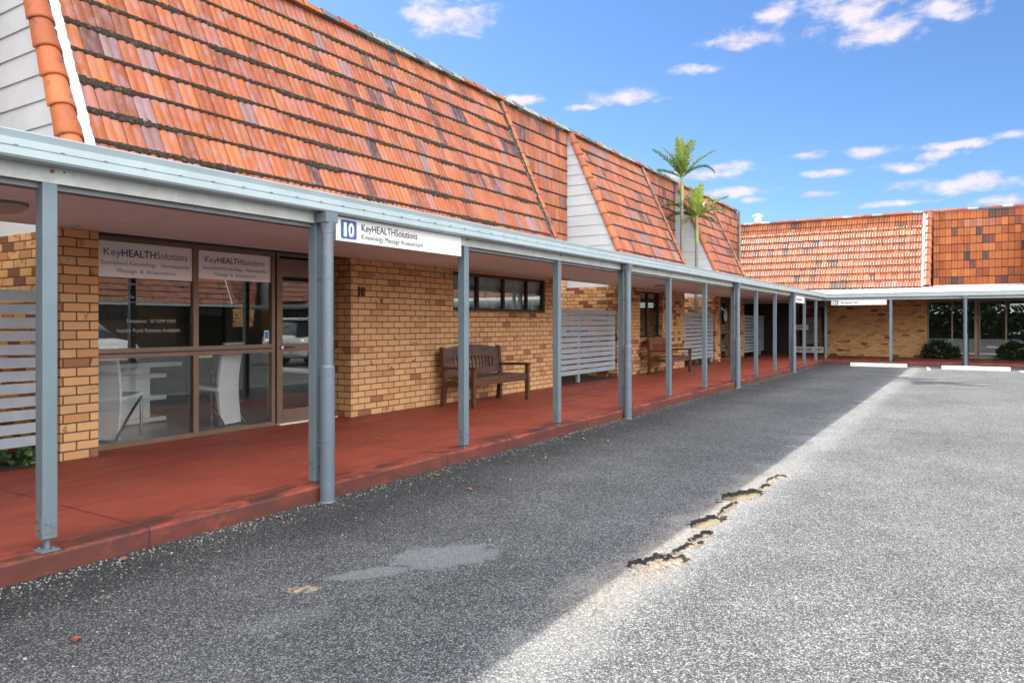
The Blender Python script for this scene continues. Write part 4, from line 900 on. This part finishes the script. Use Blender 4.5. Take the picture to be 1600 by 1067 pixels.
# ------------------------------------------------------------------ benches
def bench(label, loc, wood, weathered, seatm, L=1.56):
    B = thing('bench', label, 'bench', loc, 0, 'timber benches on the footpath')   # local: y along, +x front
    def blt(mb, name, mat, par=None, bev=.006): return mb.build(name, M[mat], par or B, True, bev)
    for y in (0, L):
        for front in (1, 0):
            m = MB()
            if front: m.bar((.31, y, 0), (.31, y, .575), .065, .065, (1, 0, 0))
            else:
                pr = [(-.30, 0), (-.22, 0), (-.20, .38), (-.245, .90), (-.315, .90), (-.27, .38)]
                m.prism(pr if y == 0 else pr, y - .034, y + .034, lambda p, q, t: (p, t, q))
            blt(m, 'leg', wood)
        m = MB(); m.prism([(-.25, .565), (.36, .575), (.37, .60), (.35, .615), (-.25, .605)], y - .045, y + .045, lambda p, q, t: (p, t, q)); blt(m, 'armrest', wood)
        m = MB(); m.bar((-.24, y, .34), (.30, y, .36), .035, .09); blt(m, 'side_rail', wood)
    m = MB()
    for k in range(6): m.box((-.20 + k * .087, .035, .415), (-.20 + k * .087 + .078, L - .035, .44))
    blt(m, 'seat', seatm, None, .004)
    m = MB(); m.box((.285, .034, .325), (.318, L - .034, .412)); blt(m, 'seat_apron', wood)
    # back: curved top rail, solid lower rail, thin splats
    bx = lambda z: -.235 - (z - .42) * .105
    n = 24; rows = []
    def rail(zb, zt, mat, name, fz, th=.036):
        m = MB(); A, B_, C, D = [], [], [], []
        for k in range(n + 1):
            y = .034 + (L - .068) * k / n; zt_, zb_ = fz(k / n)
            A.append((bx(zb_) + th / 2, y, zb_)); B_.append((bx(zt_) + th / 2, y, zt_)); C.append((bx(zt_) - th / 2, y, zt_)); D.append((bx(zb_) - th / 2, y, zb_))
        m.grid([A, B_, C, D, A], smooth=False); return blt(m, name, mat, None, 0)
    rail(0, 0, weathered, 'top_rail', lambda t: (.865 + .065 * math.sin(math.pi * t), .72 + .025 * math.sin(math.pi * t)))
    rail(0, 0, weathered, 'lower_rail', lambda t: (.555, .455))
    for y in (.034 + .09, L - .034 - .09):
        m = MB(); m.bar((bx(.55), y, .55), (bx(.73), y, .73), .18, .03, (1, 0, 0)); blt(m, 'back_panel', weathered, None, .004)
    k0, k1 = .034 + .20, L - .034 - .20; ns_ = 11
    for k in range(ns_):
        y = k0 + (k1 - k0) * (k + .5) / ns_; m = MB(); m.bar((bx(.55), y, .55), (bx(.745), y, .745), .044, .02, (1, 0, 0)); blt(m, 'splat', weathered, None, .003)
    return B
bench('weathered dark timber bench with bleached back, nearest, under the high window of number 10', (-6.62, 8.90, KP), 'bench_wood', 'bench_weathered', 'bench_seat')
bench('redder brown timber bench farther along, before the narrow dark window', (-6.55, 17.15, KP), 'bench_wood', 'bench_red', 'bench_seat', 1.42)

# ------------------------------------------------------------------ signs
S1 = thing('fascia_sign', 'long white sign with blue number 10 square and black lettering, hung on the beam', 'sign', (-4.345, 4.21, 2.07))
m = MB(); m.box((-4.357, 4.205, 2.066), (-4.338, 5.905, 2.258)); m.build('board', M['sign_white'], S1)
X3, Z3 = (0, 1, 0), (0, 0, 1); xs = -4.336
m = MB(); a, b, c, d, r = 4.255, 4.435, 2.086, 2.240, .018
pts = []
for (cy, cz, a0) in ((b - r, c + r, -90), (b - r, d - r, 0), (a + r, d - r, 90), (a + r, c + r, 180)):
    for k in range(5): t = R(a0 + 22.5 * k); pts.append((xs, cy + r * math.cos(t), cz + r * math.sin(t)))
m.face(pts); m.build('number_square', M['sign_blue'], S1)
text('lettering', '1', M['sign_white'], S1, (xs + .001, 4.285, 2.109), X3, Z3, .108, .034, .03, .001); text('lettering', '0', M['sign_white'], S1, (xs + .001, 4.338, 2.109), X3, Z3, .108, .066, .035, .001)
text('lettering', 'KeyHEALTHSolutions', M['letter_black'], S1, (xs, 4.492, 2.166), X3, Z3, .062, .726, .006, .001); text('lettering', 'Kinesiology Massage Acupuncture', M['letter_black'], S1, (xs, 4.492, 2.101), X3, Z3, .042, .805, .0, .001)
S2 = thing('fascia_sign', 'narrow white sign with dark 8A square, hung under the far gutter', 'sign', (-4.0, BY - .05, 2.03))
m = MB(); m.box((-4.10, BY - .06, 2.01), (-2.40, BY - .042, 2.18)); m.build('board', M['sign_white'], S2)
m = MB(); m.box((-4.06, BY - .063, 2.025), (-3.88, BY - .061, 2.165)); m.build('number_square', M['letter_navy'], S2)
text('lettering', '8A', M['sign_white'], S2, (-4.05, BY - .064, 2.045), (1, 0, 0), Z3, .105, .155, .02, .001); text('lettering', 'Antiques Art', M['letter_black'], S2, (-3.81, BY - .061, 2.06), (1, 0, 0), Z3, .075, .55, .012, .001)
S3 = thing('fascia_sign', 'small white sign seen edge-on beside the last downpipe of the left verandah', 'sign', (-4.345, 22.3, 2.07))
m = MB(); m.box((-4.357, 22.10, 2.0), (-4.338, 23.6, 2.19)); m.build('board', M['sign_white'], S3); m = MB(); m.box((-4.338, 22.4, 2.08), (-4.336, 23.2, 2.115)); m.build('lettering', M['letter_black'], S3)

# ------------------------------------------------------------------ palms, shrubs, bed plants
def frond(mb, base, az_, el_, L, droop, rng, tint=(1, 1, 1), nl=26, ll=.30, twist=0.0):
    d = Vector((math.cos(az_), math.sin(az_), 0)); p = Vector(base); e = el_; pts = [p.copy()]; n = 14; dirs = []
    for i in range(n):
        e -= droop * (i / n) ** 1.1 / n * 2; v = d * math.cos(e) + Vector((0, 0, math.sin(e))); p = p + v * (L / n); pts.append(p.copy()); dirs.append(v)
    dirs.append(dirs[-1]); mb.tube(pts, [.016 * (1 - i / (n + 1)) + .003 for i in range(n + 1)], 5, tuple(Vector((.9, .95, .55)) * 1.1))
    side = Vector((-d.y, d.x, 0))
    for k in range(nl):
        t = .10 + .90 * k / (nl - 1); i = min(n - 1, int(t * n)); f = t * n - i; q = pts[i].lerp(pts[i + 1], f); v = dirs[i]; up = side.cross(v) * -1
        up = v.cross(side) if v.cross(side).z > 0 else -v.cross(side)
        l = ll * (math.sin(math.pi * (.18 + .74 * t)) ** .7) * rng.uniform(.85, 1.1)
        for s_ in (-1, 1):
            dv = (v * .75 + side * s_ * .75 + up * (.35 + rng.uniform(-.2, .2))).normalized(); w_ = .025
            tip = q + dv * l + Vector((0, 0, -.10 * l - .25 * l * rng.random())); mid = q + dv * l * .5 + Vector((0, 0, .01)); wv = v * w_
            c = tuple(Vector(tint) * rng.uniform(.75, 1.25))
            mb.face([q - wv * .6, q + wv * .6, mid + wv, mid - wv], None, c); mb.face([mid - wv, mid + wv, tip], None, c)
def palm(label, bx_, by_, top, shaft, fr, seed, lean=(0, 0)):
    P = thing('palm_tree', label, 'palm tree', (bx_, by_, .09), 0, 'palms rising from the slot between two units'); rng = random.Random(seed)
    n = 20; m = MB(); zt = top - shaft
    m.tube([(bx_ + lean[0] * (k / n) ** 2, by_ + lean[1] * (k / n) ** 2, .05 + (zt - .05) * k / n) for k in range(n + 1)], [.074 - .026 * k / n + .004 * math.sin(k * 2.1) for k in range(n + 1)], 12); m.build('trunk', M['palm_trunk'], P)
    cx, cy = bx_ + lean[0], by_ + lean[1]
    m = MB(); m.tube([(cx, cy, zt - .02), (cx, cy, zt + .15), (cx, cy, zt + shaft * .6), (cx, cy, top)], [.058, .07, .058, .04], 12); m.build('crownshaft', M['palm_shaft'], P)
    for (a, e, L, dr, tint, nl, ll) in fr:
        m = MB(); frond(m, (cx, cy, top - .03), a, e, L, dr, rng, tint, nl, ll); m.build('frond', M['palm_leaf'], P)
# image-plane right is direction (c,s) = yaw rotated
RGT = YAW; LFT = YAW + math.pi; AWY = YAW + math.pi / 2; TOW = YAW - math.pi / 2
G1, G2, G3 = (1, 1, 1), (.6, .68, .6), (1.5, 1.25, .8)
palm('taller slim palm with thin grey trunk and ragged crown above the roof ridge', -7.75, 22.25, 6.02, .75,
     [(LFT + .25, .82, 1.28, .45, G2, 26, .26), (LFT - .5, 1.15, 1.1, .4, G1, 24, .36), (RGT + .3, .78, 1.5, .40, G2, 28, .28), (RGT - .45, .62, 1.15, 1.9, G2, 24, .26), (LFT - .2, .45, 1.15, 1.1, G2, 24, .25),
      (AWY, 1.30, 1.25, .35, G1, 26, .42), (TOW + .4, 1.20, 1.15, .5, G1, 26, .40), (TOW - .6, 1.42, 1.2, .3, G3, 24, .38), (RGT + .9, 1.1, .95, .6, G1, 22, .34), (LFT + .9, 1.0, .8, 1.6, G2, 20, .3)], 3, (.0, .05))
palm('shorter palm with bright green crown in front of the roof tiles, beside the taller one', -7.45, 22.75, 4.80, .85,
     [(LFT + .1, .62, 1.05, .9, G2, 26, .40), (LFT - .5, .35, 1.0, 1.2, G2, 24, .36), (RGT - .2, .72, 1.1, .5, G1, 26, .34), (RGT + .3, .5, .95, .7, G1, 24, .32), (AWY, 1.25, 1.05, .4, G1, 24, .40), (TOW + .2, 1.35, 1.0, .4, G3, 24, .34),
      (LFT - .9, 1.05, .95, .6, G1, 22, .4), (RGT + .9, 1.0, .9, .7, G3, 22, .36), (RGT - .5, -.05, .6, .9, (.9, .6, .4), 16, .22), (LFT + .7, -.1, .7, .9, (.8, .6, .45), 16, .26)], 8, (.03, .0))
def leafy(mb, c, n, rad, h, size, rng, flat=.5):
    for k in range(n):
        a = rng.uniform(0, 2 * math.pi); rr = rad * math.sqrt(rng.random()); z = h * rng.random(); sh = math.sqrt(max(.05, 1 - (z / h) ** 2 * .8))
        p = Vector((c[0] + rr * sh * math.cos(a) * c[3], c[1] + rr * sh * math.sin(a), c[2] + z))
        t = Vector((rng.uniform(-1, 1), rng.uniform(-1, 1), rng.uniform(-.2, 1))).normalized(); s_ = t.cross(Vector((rng.uniform(-1, 1), rng.uniform(-1, 1), rng.uniform(-1, 1)))).normalized(); l = size * rng.uniform(.6, 1.3); w_ = l * flat * .5
        c_ = (rng.uniform(.6, 1.4),) * 3; up = t.cross(s_) * l * .08
        mb.face([p, p + t * l * .5 + s_ * w_, p + t * l + up, p + t * l * .5 - s_ * w_], None, c_)
for i, (x, lab) in enumerate(((-.98, 'low dark green shrub before the far shop glass, left of the doorway'), (1.32, 'low dark green shrub before the far shop glass, at the right edge'))):
    T = thing('shrub', lab, 'shrub', (x, 30.72, KP), 0, 'low shrubs before the far window'); rng = random.Random(90 + i)
    m = MB()
    for dx, rr, hh in ((-.34, .20, .40), (-.08, .26, .56), (.22, .22, .46), (.42, .15, .33)): leafy(m, (x + dx, 30.72, KP + .02, 1.2), 420, rr, hh, .13, rng)
    m.build('foliage', M['shrub_leaf'], T)
    m = MB()
    for k in range(5): m.tube([(x + rng.uniform(-.2, .2), 30.74, KP), (x + rng.uniform(-.4, .4), 30.72, KP + .4)], .008, 5)
    m.build('stem', M['palm_trunk'], T)
rng = random.Random(55)
for i in range(9):
    x, y = XW - .07 - rng.random() * .22, (2.50 + i * .10) if i < 8 else 2.2; h = rng.uniform(.10, .22)
    T = thing('bed_plant', 'small green leafy plant growing under the slatted screen at the left edge', 'plant', (x, y, KP), 0, 'plants under the left screen')
    m = MB(); m.tube([(x, y, KP), (x + .03, y + .02, KP + h * .6)], .006, 5); m.build('stem', M['bed_leaf'], T)
    m = MB(); leafy(m, (x + .03, y + .02, KP + h * .15, 1), 40, .09, h * .85, .075, rng, .75); m.build('foliage', M['bed_leaf'] if i % 2 else M['shrub_leaf'], T)

# ------------------------------------------------------------------ wheel stops, lights, leaves, chips
def wheel_stop(x, y, L, lab):
    m = MB(); pr = [(-.085, 0), (.085, 0), (.085, .05), (.055, .115), (-.055, .115), (-.085, .05)]
    m.prism(pr, 0, L, lambda p, q, t: (t, p, q)); o = m.build('wheel_stop', M['concrete_white'], None, False, .008); o.location = (x, y, .0)
    return tag(o, lab, 'wheel stop', 'white concrete wheel stops')
wheel_stop(-3.35, 25.95, 1.62, 'white concrete wheel stop nearer the corner, before the far kerb, half in shade')
wheel_stop(-.78, 25.55, 1.72, 'white concrete wheel stop in full sun before the far shop glass')
wheel_stop(.70, 14.1, 1.7, 'end of a white wheel stop just entering at the right edge')
for x, y, lab in ((-5.95, 2.5, 'flat round ceiling light on the soffit at the left edge'), (-6.05, 16.0, 'round ceiling light on the soffit near the farther bench')):
    T = thing('ceiling_light', lab, 'ceiling light', (x, y, 2.27), 0, 'round lights under the verandah')
    m = MB(); m.tube([(x, y, 2.272), (x, y, 2.252)], .15, 20); m.build('base', M['trim_dark'], T)
    m = MB(); m.tube([(x, y, 2.252), (x, y, 2.235), (x, y, 2.205), (x, y, 2.19)], [.14, .135, .10, .04], 20); m.build('diffuser', M['light_plastic'], T)
def leaf(x, y, z, size, rng, mat, lab, grp):
    m = MB(); a = rng.uniform(0, 6.28); n = 6; rows = []
    for j in range(-1, 2):
        rows.append([(size * (k / n - .5), j * size * .28 * math.sin(math.pi * (k + .3) / (n + .6)), size * (.14 * math.sin(k * 1.3 + a) * .6 + .22 * abs(j) * (.4 + .6 * rng.random()) + .06)) for k in range(n + 1)])
    m.grid(rows); o = m.build('fallen_leaf', M[mat]); o.location = (x, y, z + .002); o.rotation_euler = (rng.uniform(-.15, .15), rng.uniform(-.15, .15), a)
    return tag(o, lab, 'leaf', grp)
rng = random.Random(4)
leaf(-3.34, 1.68, 0, .05, rng, 'red_leaf', 'curled red-brown leaf lying alone on the near asphalt', None).rotation_euler = (.5, .2, 1.2)
for k in range(16):
    y = rng.choice([2.6, 3.4, 4.9, 5.2, 6.3, 8.1, 11, 14, 15.1, 17.2, 20.8, 22.5]) + rng.uniform(-.3, .3); x = XK + .12 + rng.random() ** 2 * .7
    leaf(x, y, 0, rng.uniform(.04, .075), rng, 'dry_leaf', 'small dry brown leaf lying on the asphalt by the red kerb', 'dry leaves along the kerb')
for k in range(8):
    leaf(rng.uniform(-6.6, -4.8), rng.choice([5.2, 6.0, 9.6, 10.9, 11.3, 12.6, 24]) + rng.uniform(-.3, .3), KP, rng.uniform(.03, .05), rng, 'dry_leaf', 'tiny dry leaf scrap lying on the red footpath', 'leaf scraps on the footpath')
m = MB(); rng = random.Random(12)
for k in range(2600):
    y = 1.2 + 24 * rng.random() ** 1.8; q = rng.random()
    x = XK + .01 + (abs(rng.gauss(0, .10)) if q < .62 else abs(rng.gauss(0, .7)))
    if x > -2.2: continue
    r_ = rng.uniform(.0018, .005) * (1.5 if rng.random() < .06 else 1); a = rng.uniform(0, 3.14); ca, sa = math.cos(a), math.sin(a)
    P_ = [(x + r_ * (ca * p - sa * q2 * .7), y + r_ * (sa * p + ca * q2 * .7)) for p, q2 in ((-1, -1), (1, -.8), (.9, 1), (-.8, .9))]; h = r_ * rng.uniform(.6, 1.2)
    T_ = [((px_ - x) * .6 + x, (py_ - y) * .6 + y) for px_, py_ in P_]
    m.grid([[(*p, 0) for p in P_], [(*p, h) for p in T_]], smooth=False, closed=True); m.face([(*p, h) for p in T_])
tag(m.build('gravel', M['chip']), 'pale loose stone chips scattered along the kerb', 'gravel', None, 'stuff')
m = MB(); rng = random.Random(77)      # crumbs of broken base course in and beside the holes
for k in range(240):
    cx, cy, rx, ry, rot, dep = rng.choice(HOLES[:6]); a, b = rng.gauss(0, .42) * rx, rng.gauss(-.15, .35) * ry; x = cx + a * math.cos(rot) - b * math.sin(rot); y = cy + a * math.sin(rot) + b * math.cos(rot)
    z = -in_poly_depth(x, y) - .002; r_ = rng.uniform(.0025, .008) * (1.6 if rng.random() < .07 else 1); A_ = rng.uniform(0, 3); ca, sa = math.cos(A_), math.sin(A_)
    P_ = [(x + r_ * (ca * p - sa * q2 * .75), y + r_ * (sa * p + ca * q2 * .75)) for p, q2 in ((-1, -1), (1, -.8), (.9, 1), (-.8, .9))]; h = r_ * rng.uniform(.7, 1.3)
    T_ = [((px_ - x) * .6 + x, (py_ - y) * .6 + y) for px_, py_ in P_]
    m.grid([[(*p, z) for p in P_], [(*p, z + h) for p in T_]], smooth=False, closed=True); m.face([(*p, z + h) for p in T_])
paint('rubble', (.30, .23, .165), .9, .35, 25)
tag(m.build('rubble', M['rubble']), 'crumbled tan stones in the potholes', 'rubble', None, 'stuff')

# ------------------------------------------------------------------ furniture inside the shopfront
def chair(lab, loc, rz):
    T = thing('high_back_chair', lab, 'chair', loc, rz, 'white high-backed chairs inside the shop')    # +x front of the seat
    m = MB(); n = 20; F_, K_ = [], []
    for k in range(n + 1):
        z = .03 + 1.0 * k / n; x = -.20 + .05 * math.sin((z - .1) * 3.6) - .05 * (z - .45); F_.append((x + .022, z)); K_.append((x - .022, z))
    pr = F_ + K_[::-1]; m.prism(pr, -.185, .185, lambda p, q, t: (p, t, q)); m.build('backrest', M['leather_white'], T, True, .008)
    m = MB(); m.prism([(-.16, .44), (.22, .47), (.25, .485), (.22, .505), (-.16, .48)], -.20, .20, lambda p, q, t: (p, t, q)); m.build('seat', M['leather_white'], T, True, .008)
    for s_ in (-1, 1):
        m = MB(); m.tube([(.22, .17 * s_, 0), (.22, .17 * s_, .46)], .014, 8); m.build('leg', M['chrome'], T, True)
        m = MB(); m.tube([(-.28 + .46 * math.sin(t), .20 * s_, .46 * (1 - math.cos(t)) if False else .46 * math.sin(t) ** .8) for t in [math.pi / 2 * k / 10 for k in range(11)]], .015, 8); m.build('leg', M['chrome'], T, True)
    return T
chair('white high-backed chair seen side-on behind the left shop pane', (-7.86, 4.36, .13), 2.05)
chair('white high-backed chair with its curved back to the middle shop pane', (-7.92, 5.68, .13), math.pi + .28)
T = thing('desk', 'white desk with a shelved pedestal inside the shop', 'desk', (-9.0, 5.1, .13))
m = MB(); m.box((-9.35, 3.9, .84), (-8.75, 5.75, .90)); m.build('desktop', M['white_gloss'], T, False, .004)
m = MB(); m.box((-9.15, 4.97, .13), (-8.85, 5.37, .84)); m.build('pedestal', M['white_gloss'], T, False, .004)
for z in (.15, .42, .70): m = MB(); m.box((-9.18, 4.93, z), (-8.78, 5.55, z + .055)); m.build('shelf', M['white_gloss'], T, False, .004)
T = thing('monitor', 'black computer monitor on the white desk', 'monitor', (-9.1, 4.5, .90))
m = MB(); m.box((-9.12, 4.25, 1.02), (-9.08, 4.75, 1.30)); m.build('screen', M['black_plastic'], T, False, .006); m = MB(); m.box((-9.18, 4.42, .90), (-9.0, 4.58, .92)); m.tube([(-9.11, 4.5, .91), (-9.11, 4.5, 1.05)], .02, 8); m.build('stand', M['black_plastic'], T)
T = thing('office_chair', 'dark swivel office chair behind the white desk', 'chair', (-9.6, 4.75, .13))
m = MB(); m.box((-9.82, 4.52, .56), (-9.38, 4.98, .63)); m.build('seat', M['teal_cloth'], T, False, .02); m = MB(); m.box((-9.87, 4.55, .70), (-9.80, 4.95, 1.15)); m.build('backrest', M['black_plastic'], T, False, .02)
m = MB(); m.tube([(-9.6, 4.75, .22), (-9.6, 4.75, .57)], .03, 8)
for k in range(5): m.bar((-9.6, 4.75, .22), (-9.6 + .28 * math.cos(k * 1.257), 4.75 + .28 * math.sin(k * 1.257), .19), .05, .03)
m.build('base', M['black_plastic'], T)
for k in range(5): m = MB(); m.tube([(-9.6 + .28 * math.cos(k * 1.257) - .02, 4.75 + .28 * math.sin(k * 1.257), .165), (-9.6 + .28 * math.cos(k * 1.257) + .02, 4.75 + .28 * math.sin(k * 1.257), .165)], .033, 10); m.build('castor', M['black_plastic'], T)
T = thing('display_stand', 'dark brochure stand inside the shop near the door', 'stand', (-8.6, 6.35, .13))
m = MB(); m.bar((-8.6, 6.2, .13), (-8.85, 6.2, 1.05), .03, .03); m.bar((-8.6, 6.5, .13), (-8.85, 6.5, 1.05), .03, .03); m.build('frame', M['chrome'], T)
for z in (.25, .5, .75): m = MB(); m.box((-8.8, 6.2, z), (-8.72, 6.5, z + .2)); m.build('pocket', M['interior_dark'], T)

# ------------------------------------------------------------------ what the glass mirrors: cars and the row across the car park
def car(name, lab, loc, rz, paintm, wagon=True):
    T = thing(name, lab, 'car', loc, rz, 'cars parked across from the shops')     # nose +x
    Lh = 2.2; st = [(-2.2, .42, .80, .62), (-2.12, .30, 1.0, .80), (-1.7, .24, 1.02, .86), (-.6, .22, .98, .88), (.5, .22, .98, .88), (.95, .24, .98, .88), (1.75, .28, .90, .84), (2.12, .34, .74, .70), (2.2, .42, .62, .58)]
    m = MB(); rows = []
    for x, zb, zt, hw_ in st:
        rows.append([(x, s_ * hw_ * k, z) for s_, k, z in ((-1, .9, zb), (-1, 1.0, zb + .12), (-1, 1.0, zb + (zt - zb) * .62), (-1, .93, zt - .03), (-1, .7, zt), (1, .7, zt), (1, .93, zt - .03), (1, 1.0, zb + (zt - zb) * .62), (1, 1.0, zb + .12), (1, .9, zb))])
    m.grid(rows, closed=True); m.face(rows[0][::-1]); m.face(rows[-1]); m.build('body', M[paintm], T, True)
    rr = -2.05 if wagon else -1.5
    gh = [(rr, .98, .0), (rr + .22, 1.40, .6), (-.5, 1.50, .64), (.15, 1.47, .63), (.95, .99, .0)]
    m = MB(); rows = []
    for x, z, k in gh: rows.append([(x, -.80 if k == 0 else -.82, .96), (x, -(.60 if k else .78), z - .03), (x, -(.5 if k else .7), z), (x, (.5 if k else .7), z), (x, (.60 if k else .78), z - .03), (x, .80 if k == 0 else .82, .96)])
    m.grid(rows); m.build('window', M['car_glass'], T, True)
    m = MB(); m.box((rr + .3, -.52, 1.49), (.12, .52, 1.535)); m.box((rr + .3, -.56, 1.55), (.0, -.52, 1.58)); m.box((rr + .3, .52, 1.55), (.0, .56, 1.58)); m.build('roof', M[paintm], T, True, .02)
    for x in (-1.35, 1.35):
        for s_ in (-1, 1):
            m = MB(); m.tube([(x, s_ * .66, .33), (x, s_ * .89, .33)], .33, 20); w_ = m.build('wheel', M['tyre'], T, True)
            m = MB(); m.tube([(x, s_ * .885, .33), (x, s_ * .90, .33)], .21, 16); m.build('rim', M['car_silver'], w_, True)
    for s_ in (-1, 1): m = MB(); m.box((2.02, s_ * .5 - .14, .62), (2.19, s_ * .5 + .14, .76)); m.build('headlight', M['lamp_glass'], T, True, .02)
    return T
car('parked_car', 'dark car mirrored in the left shop pane', (4.6, 1.6, 0), math.pi, 'car_black')
car('parked_car', 'silver wagon mirrored in the middle shop pane', (6.6, 5.6, 0), math.pi / 2 + .5, 'car_silver')
car('parked_car', 'white car mirrored in the shop door', (6.4, 10.6, 0), math.pi, 'car_white')
car('parked_car', 'white utility mirrored in the far shop glass', (4.2, 18.0, 0), math.pi / 2, 'car_white')
for y0, lab in ((28.2, 'sunlit tiled unit across the car park, mirrored in the left pane of number 10'), (40.7, 'farther sunlit tiled unit across the car park, mirrored in the middle pane')):
    c = copy_tree(A); c['label'] = lab; c.rotation_euler = (0, 0, math.pi); c.location = (23, y0, 0)
T = thing('verandah', 'verandah of the row across the car park, seen only mirrored', 'verandah', (21, 0, 0)); m = MB(); m.box((20.2, -4, 2.3), (23, 40, 2.42)); m.build('roof_sheet', M['gutter_paint'], T)
leaf_mat('tree_leaf', (.02, .05, .012), (.05, .09, .02))
rng = random.Random(31)
for k in range(9):
    x, y, h = -9 + k * 4.2 + rng.uniform(-1, 1), -20 + rng.uniform(-3, 2), rng.uniform(5.5, 9)
    T = thing('tree', 'dark leafy tree behind the viewer, mirrored in the far shop glass', 'tree', (x, y, 0), 0, 'trees behind the car park')
    m = MB(); m.tube([(x, y, 0), (x + .1, y, h * .4), (x, y + .1, h * .7)], [.16, .12, .06], 8); m.build('trunk', M['palm_trunk'], T)
    m = MB()
    for q in range(7): leafy(m, (x + rng.uniform(-1.4, 1.4), y + rng.uniform(-1.2, 1.2), rng.uniform(.1, h * .6), 1), 160, rng.uniform(1.2, 2.0), h * .4, .55, rng, .6)
    m.build('crown', M['tree_leaf'], T)
T = thing('hedge', 'long dark hedge behind the viewer, mirrored in the far shop glass', 'hedge', (0, -17, 0)); m = MB(); m.box((-14, -17.6, 0), (28, -16.6, 2.3)); m.build('core', M['soil'], T); m = MB()
for k in range(5000):
    p_ = Vector((rng.uniform(-14, 28), rng.uniform(-17, -16.3), rng.uniform(0, 2.9))); a_ = Vector((rng.uniform(-1, 1), rng.uniform(-.3, 1), rng.uniform(-1, 1))).normalized() * .3; b_ = a_.cross(Vector((0, 1, .3))).normalized() * .1
    m.face([p_, p_ + a_ * .5 + b_, p_ + a_, p_ + a_ * .5 - b_], None, (rng.uniform(.6, 1.4),) * 3)
m.build('foliage', M['tree_leaf'], T)
m = MB(); m.face([(-60, -60, .006), (60, -60, .006), (60, -14, .006), (-60, -14, .006)]); leaf_mat('grass', (.05, .09, .02), (.08, .13, .03)); tag(m.build('lawn', M['grass']), kind='structure')
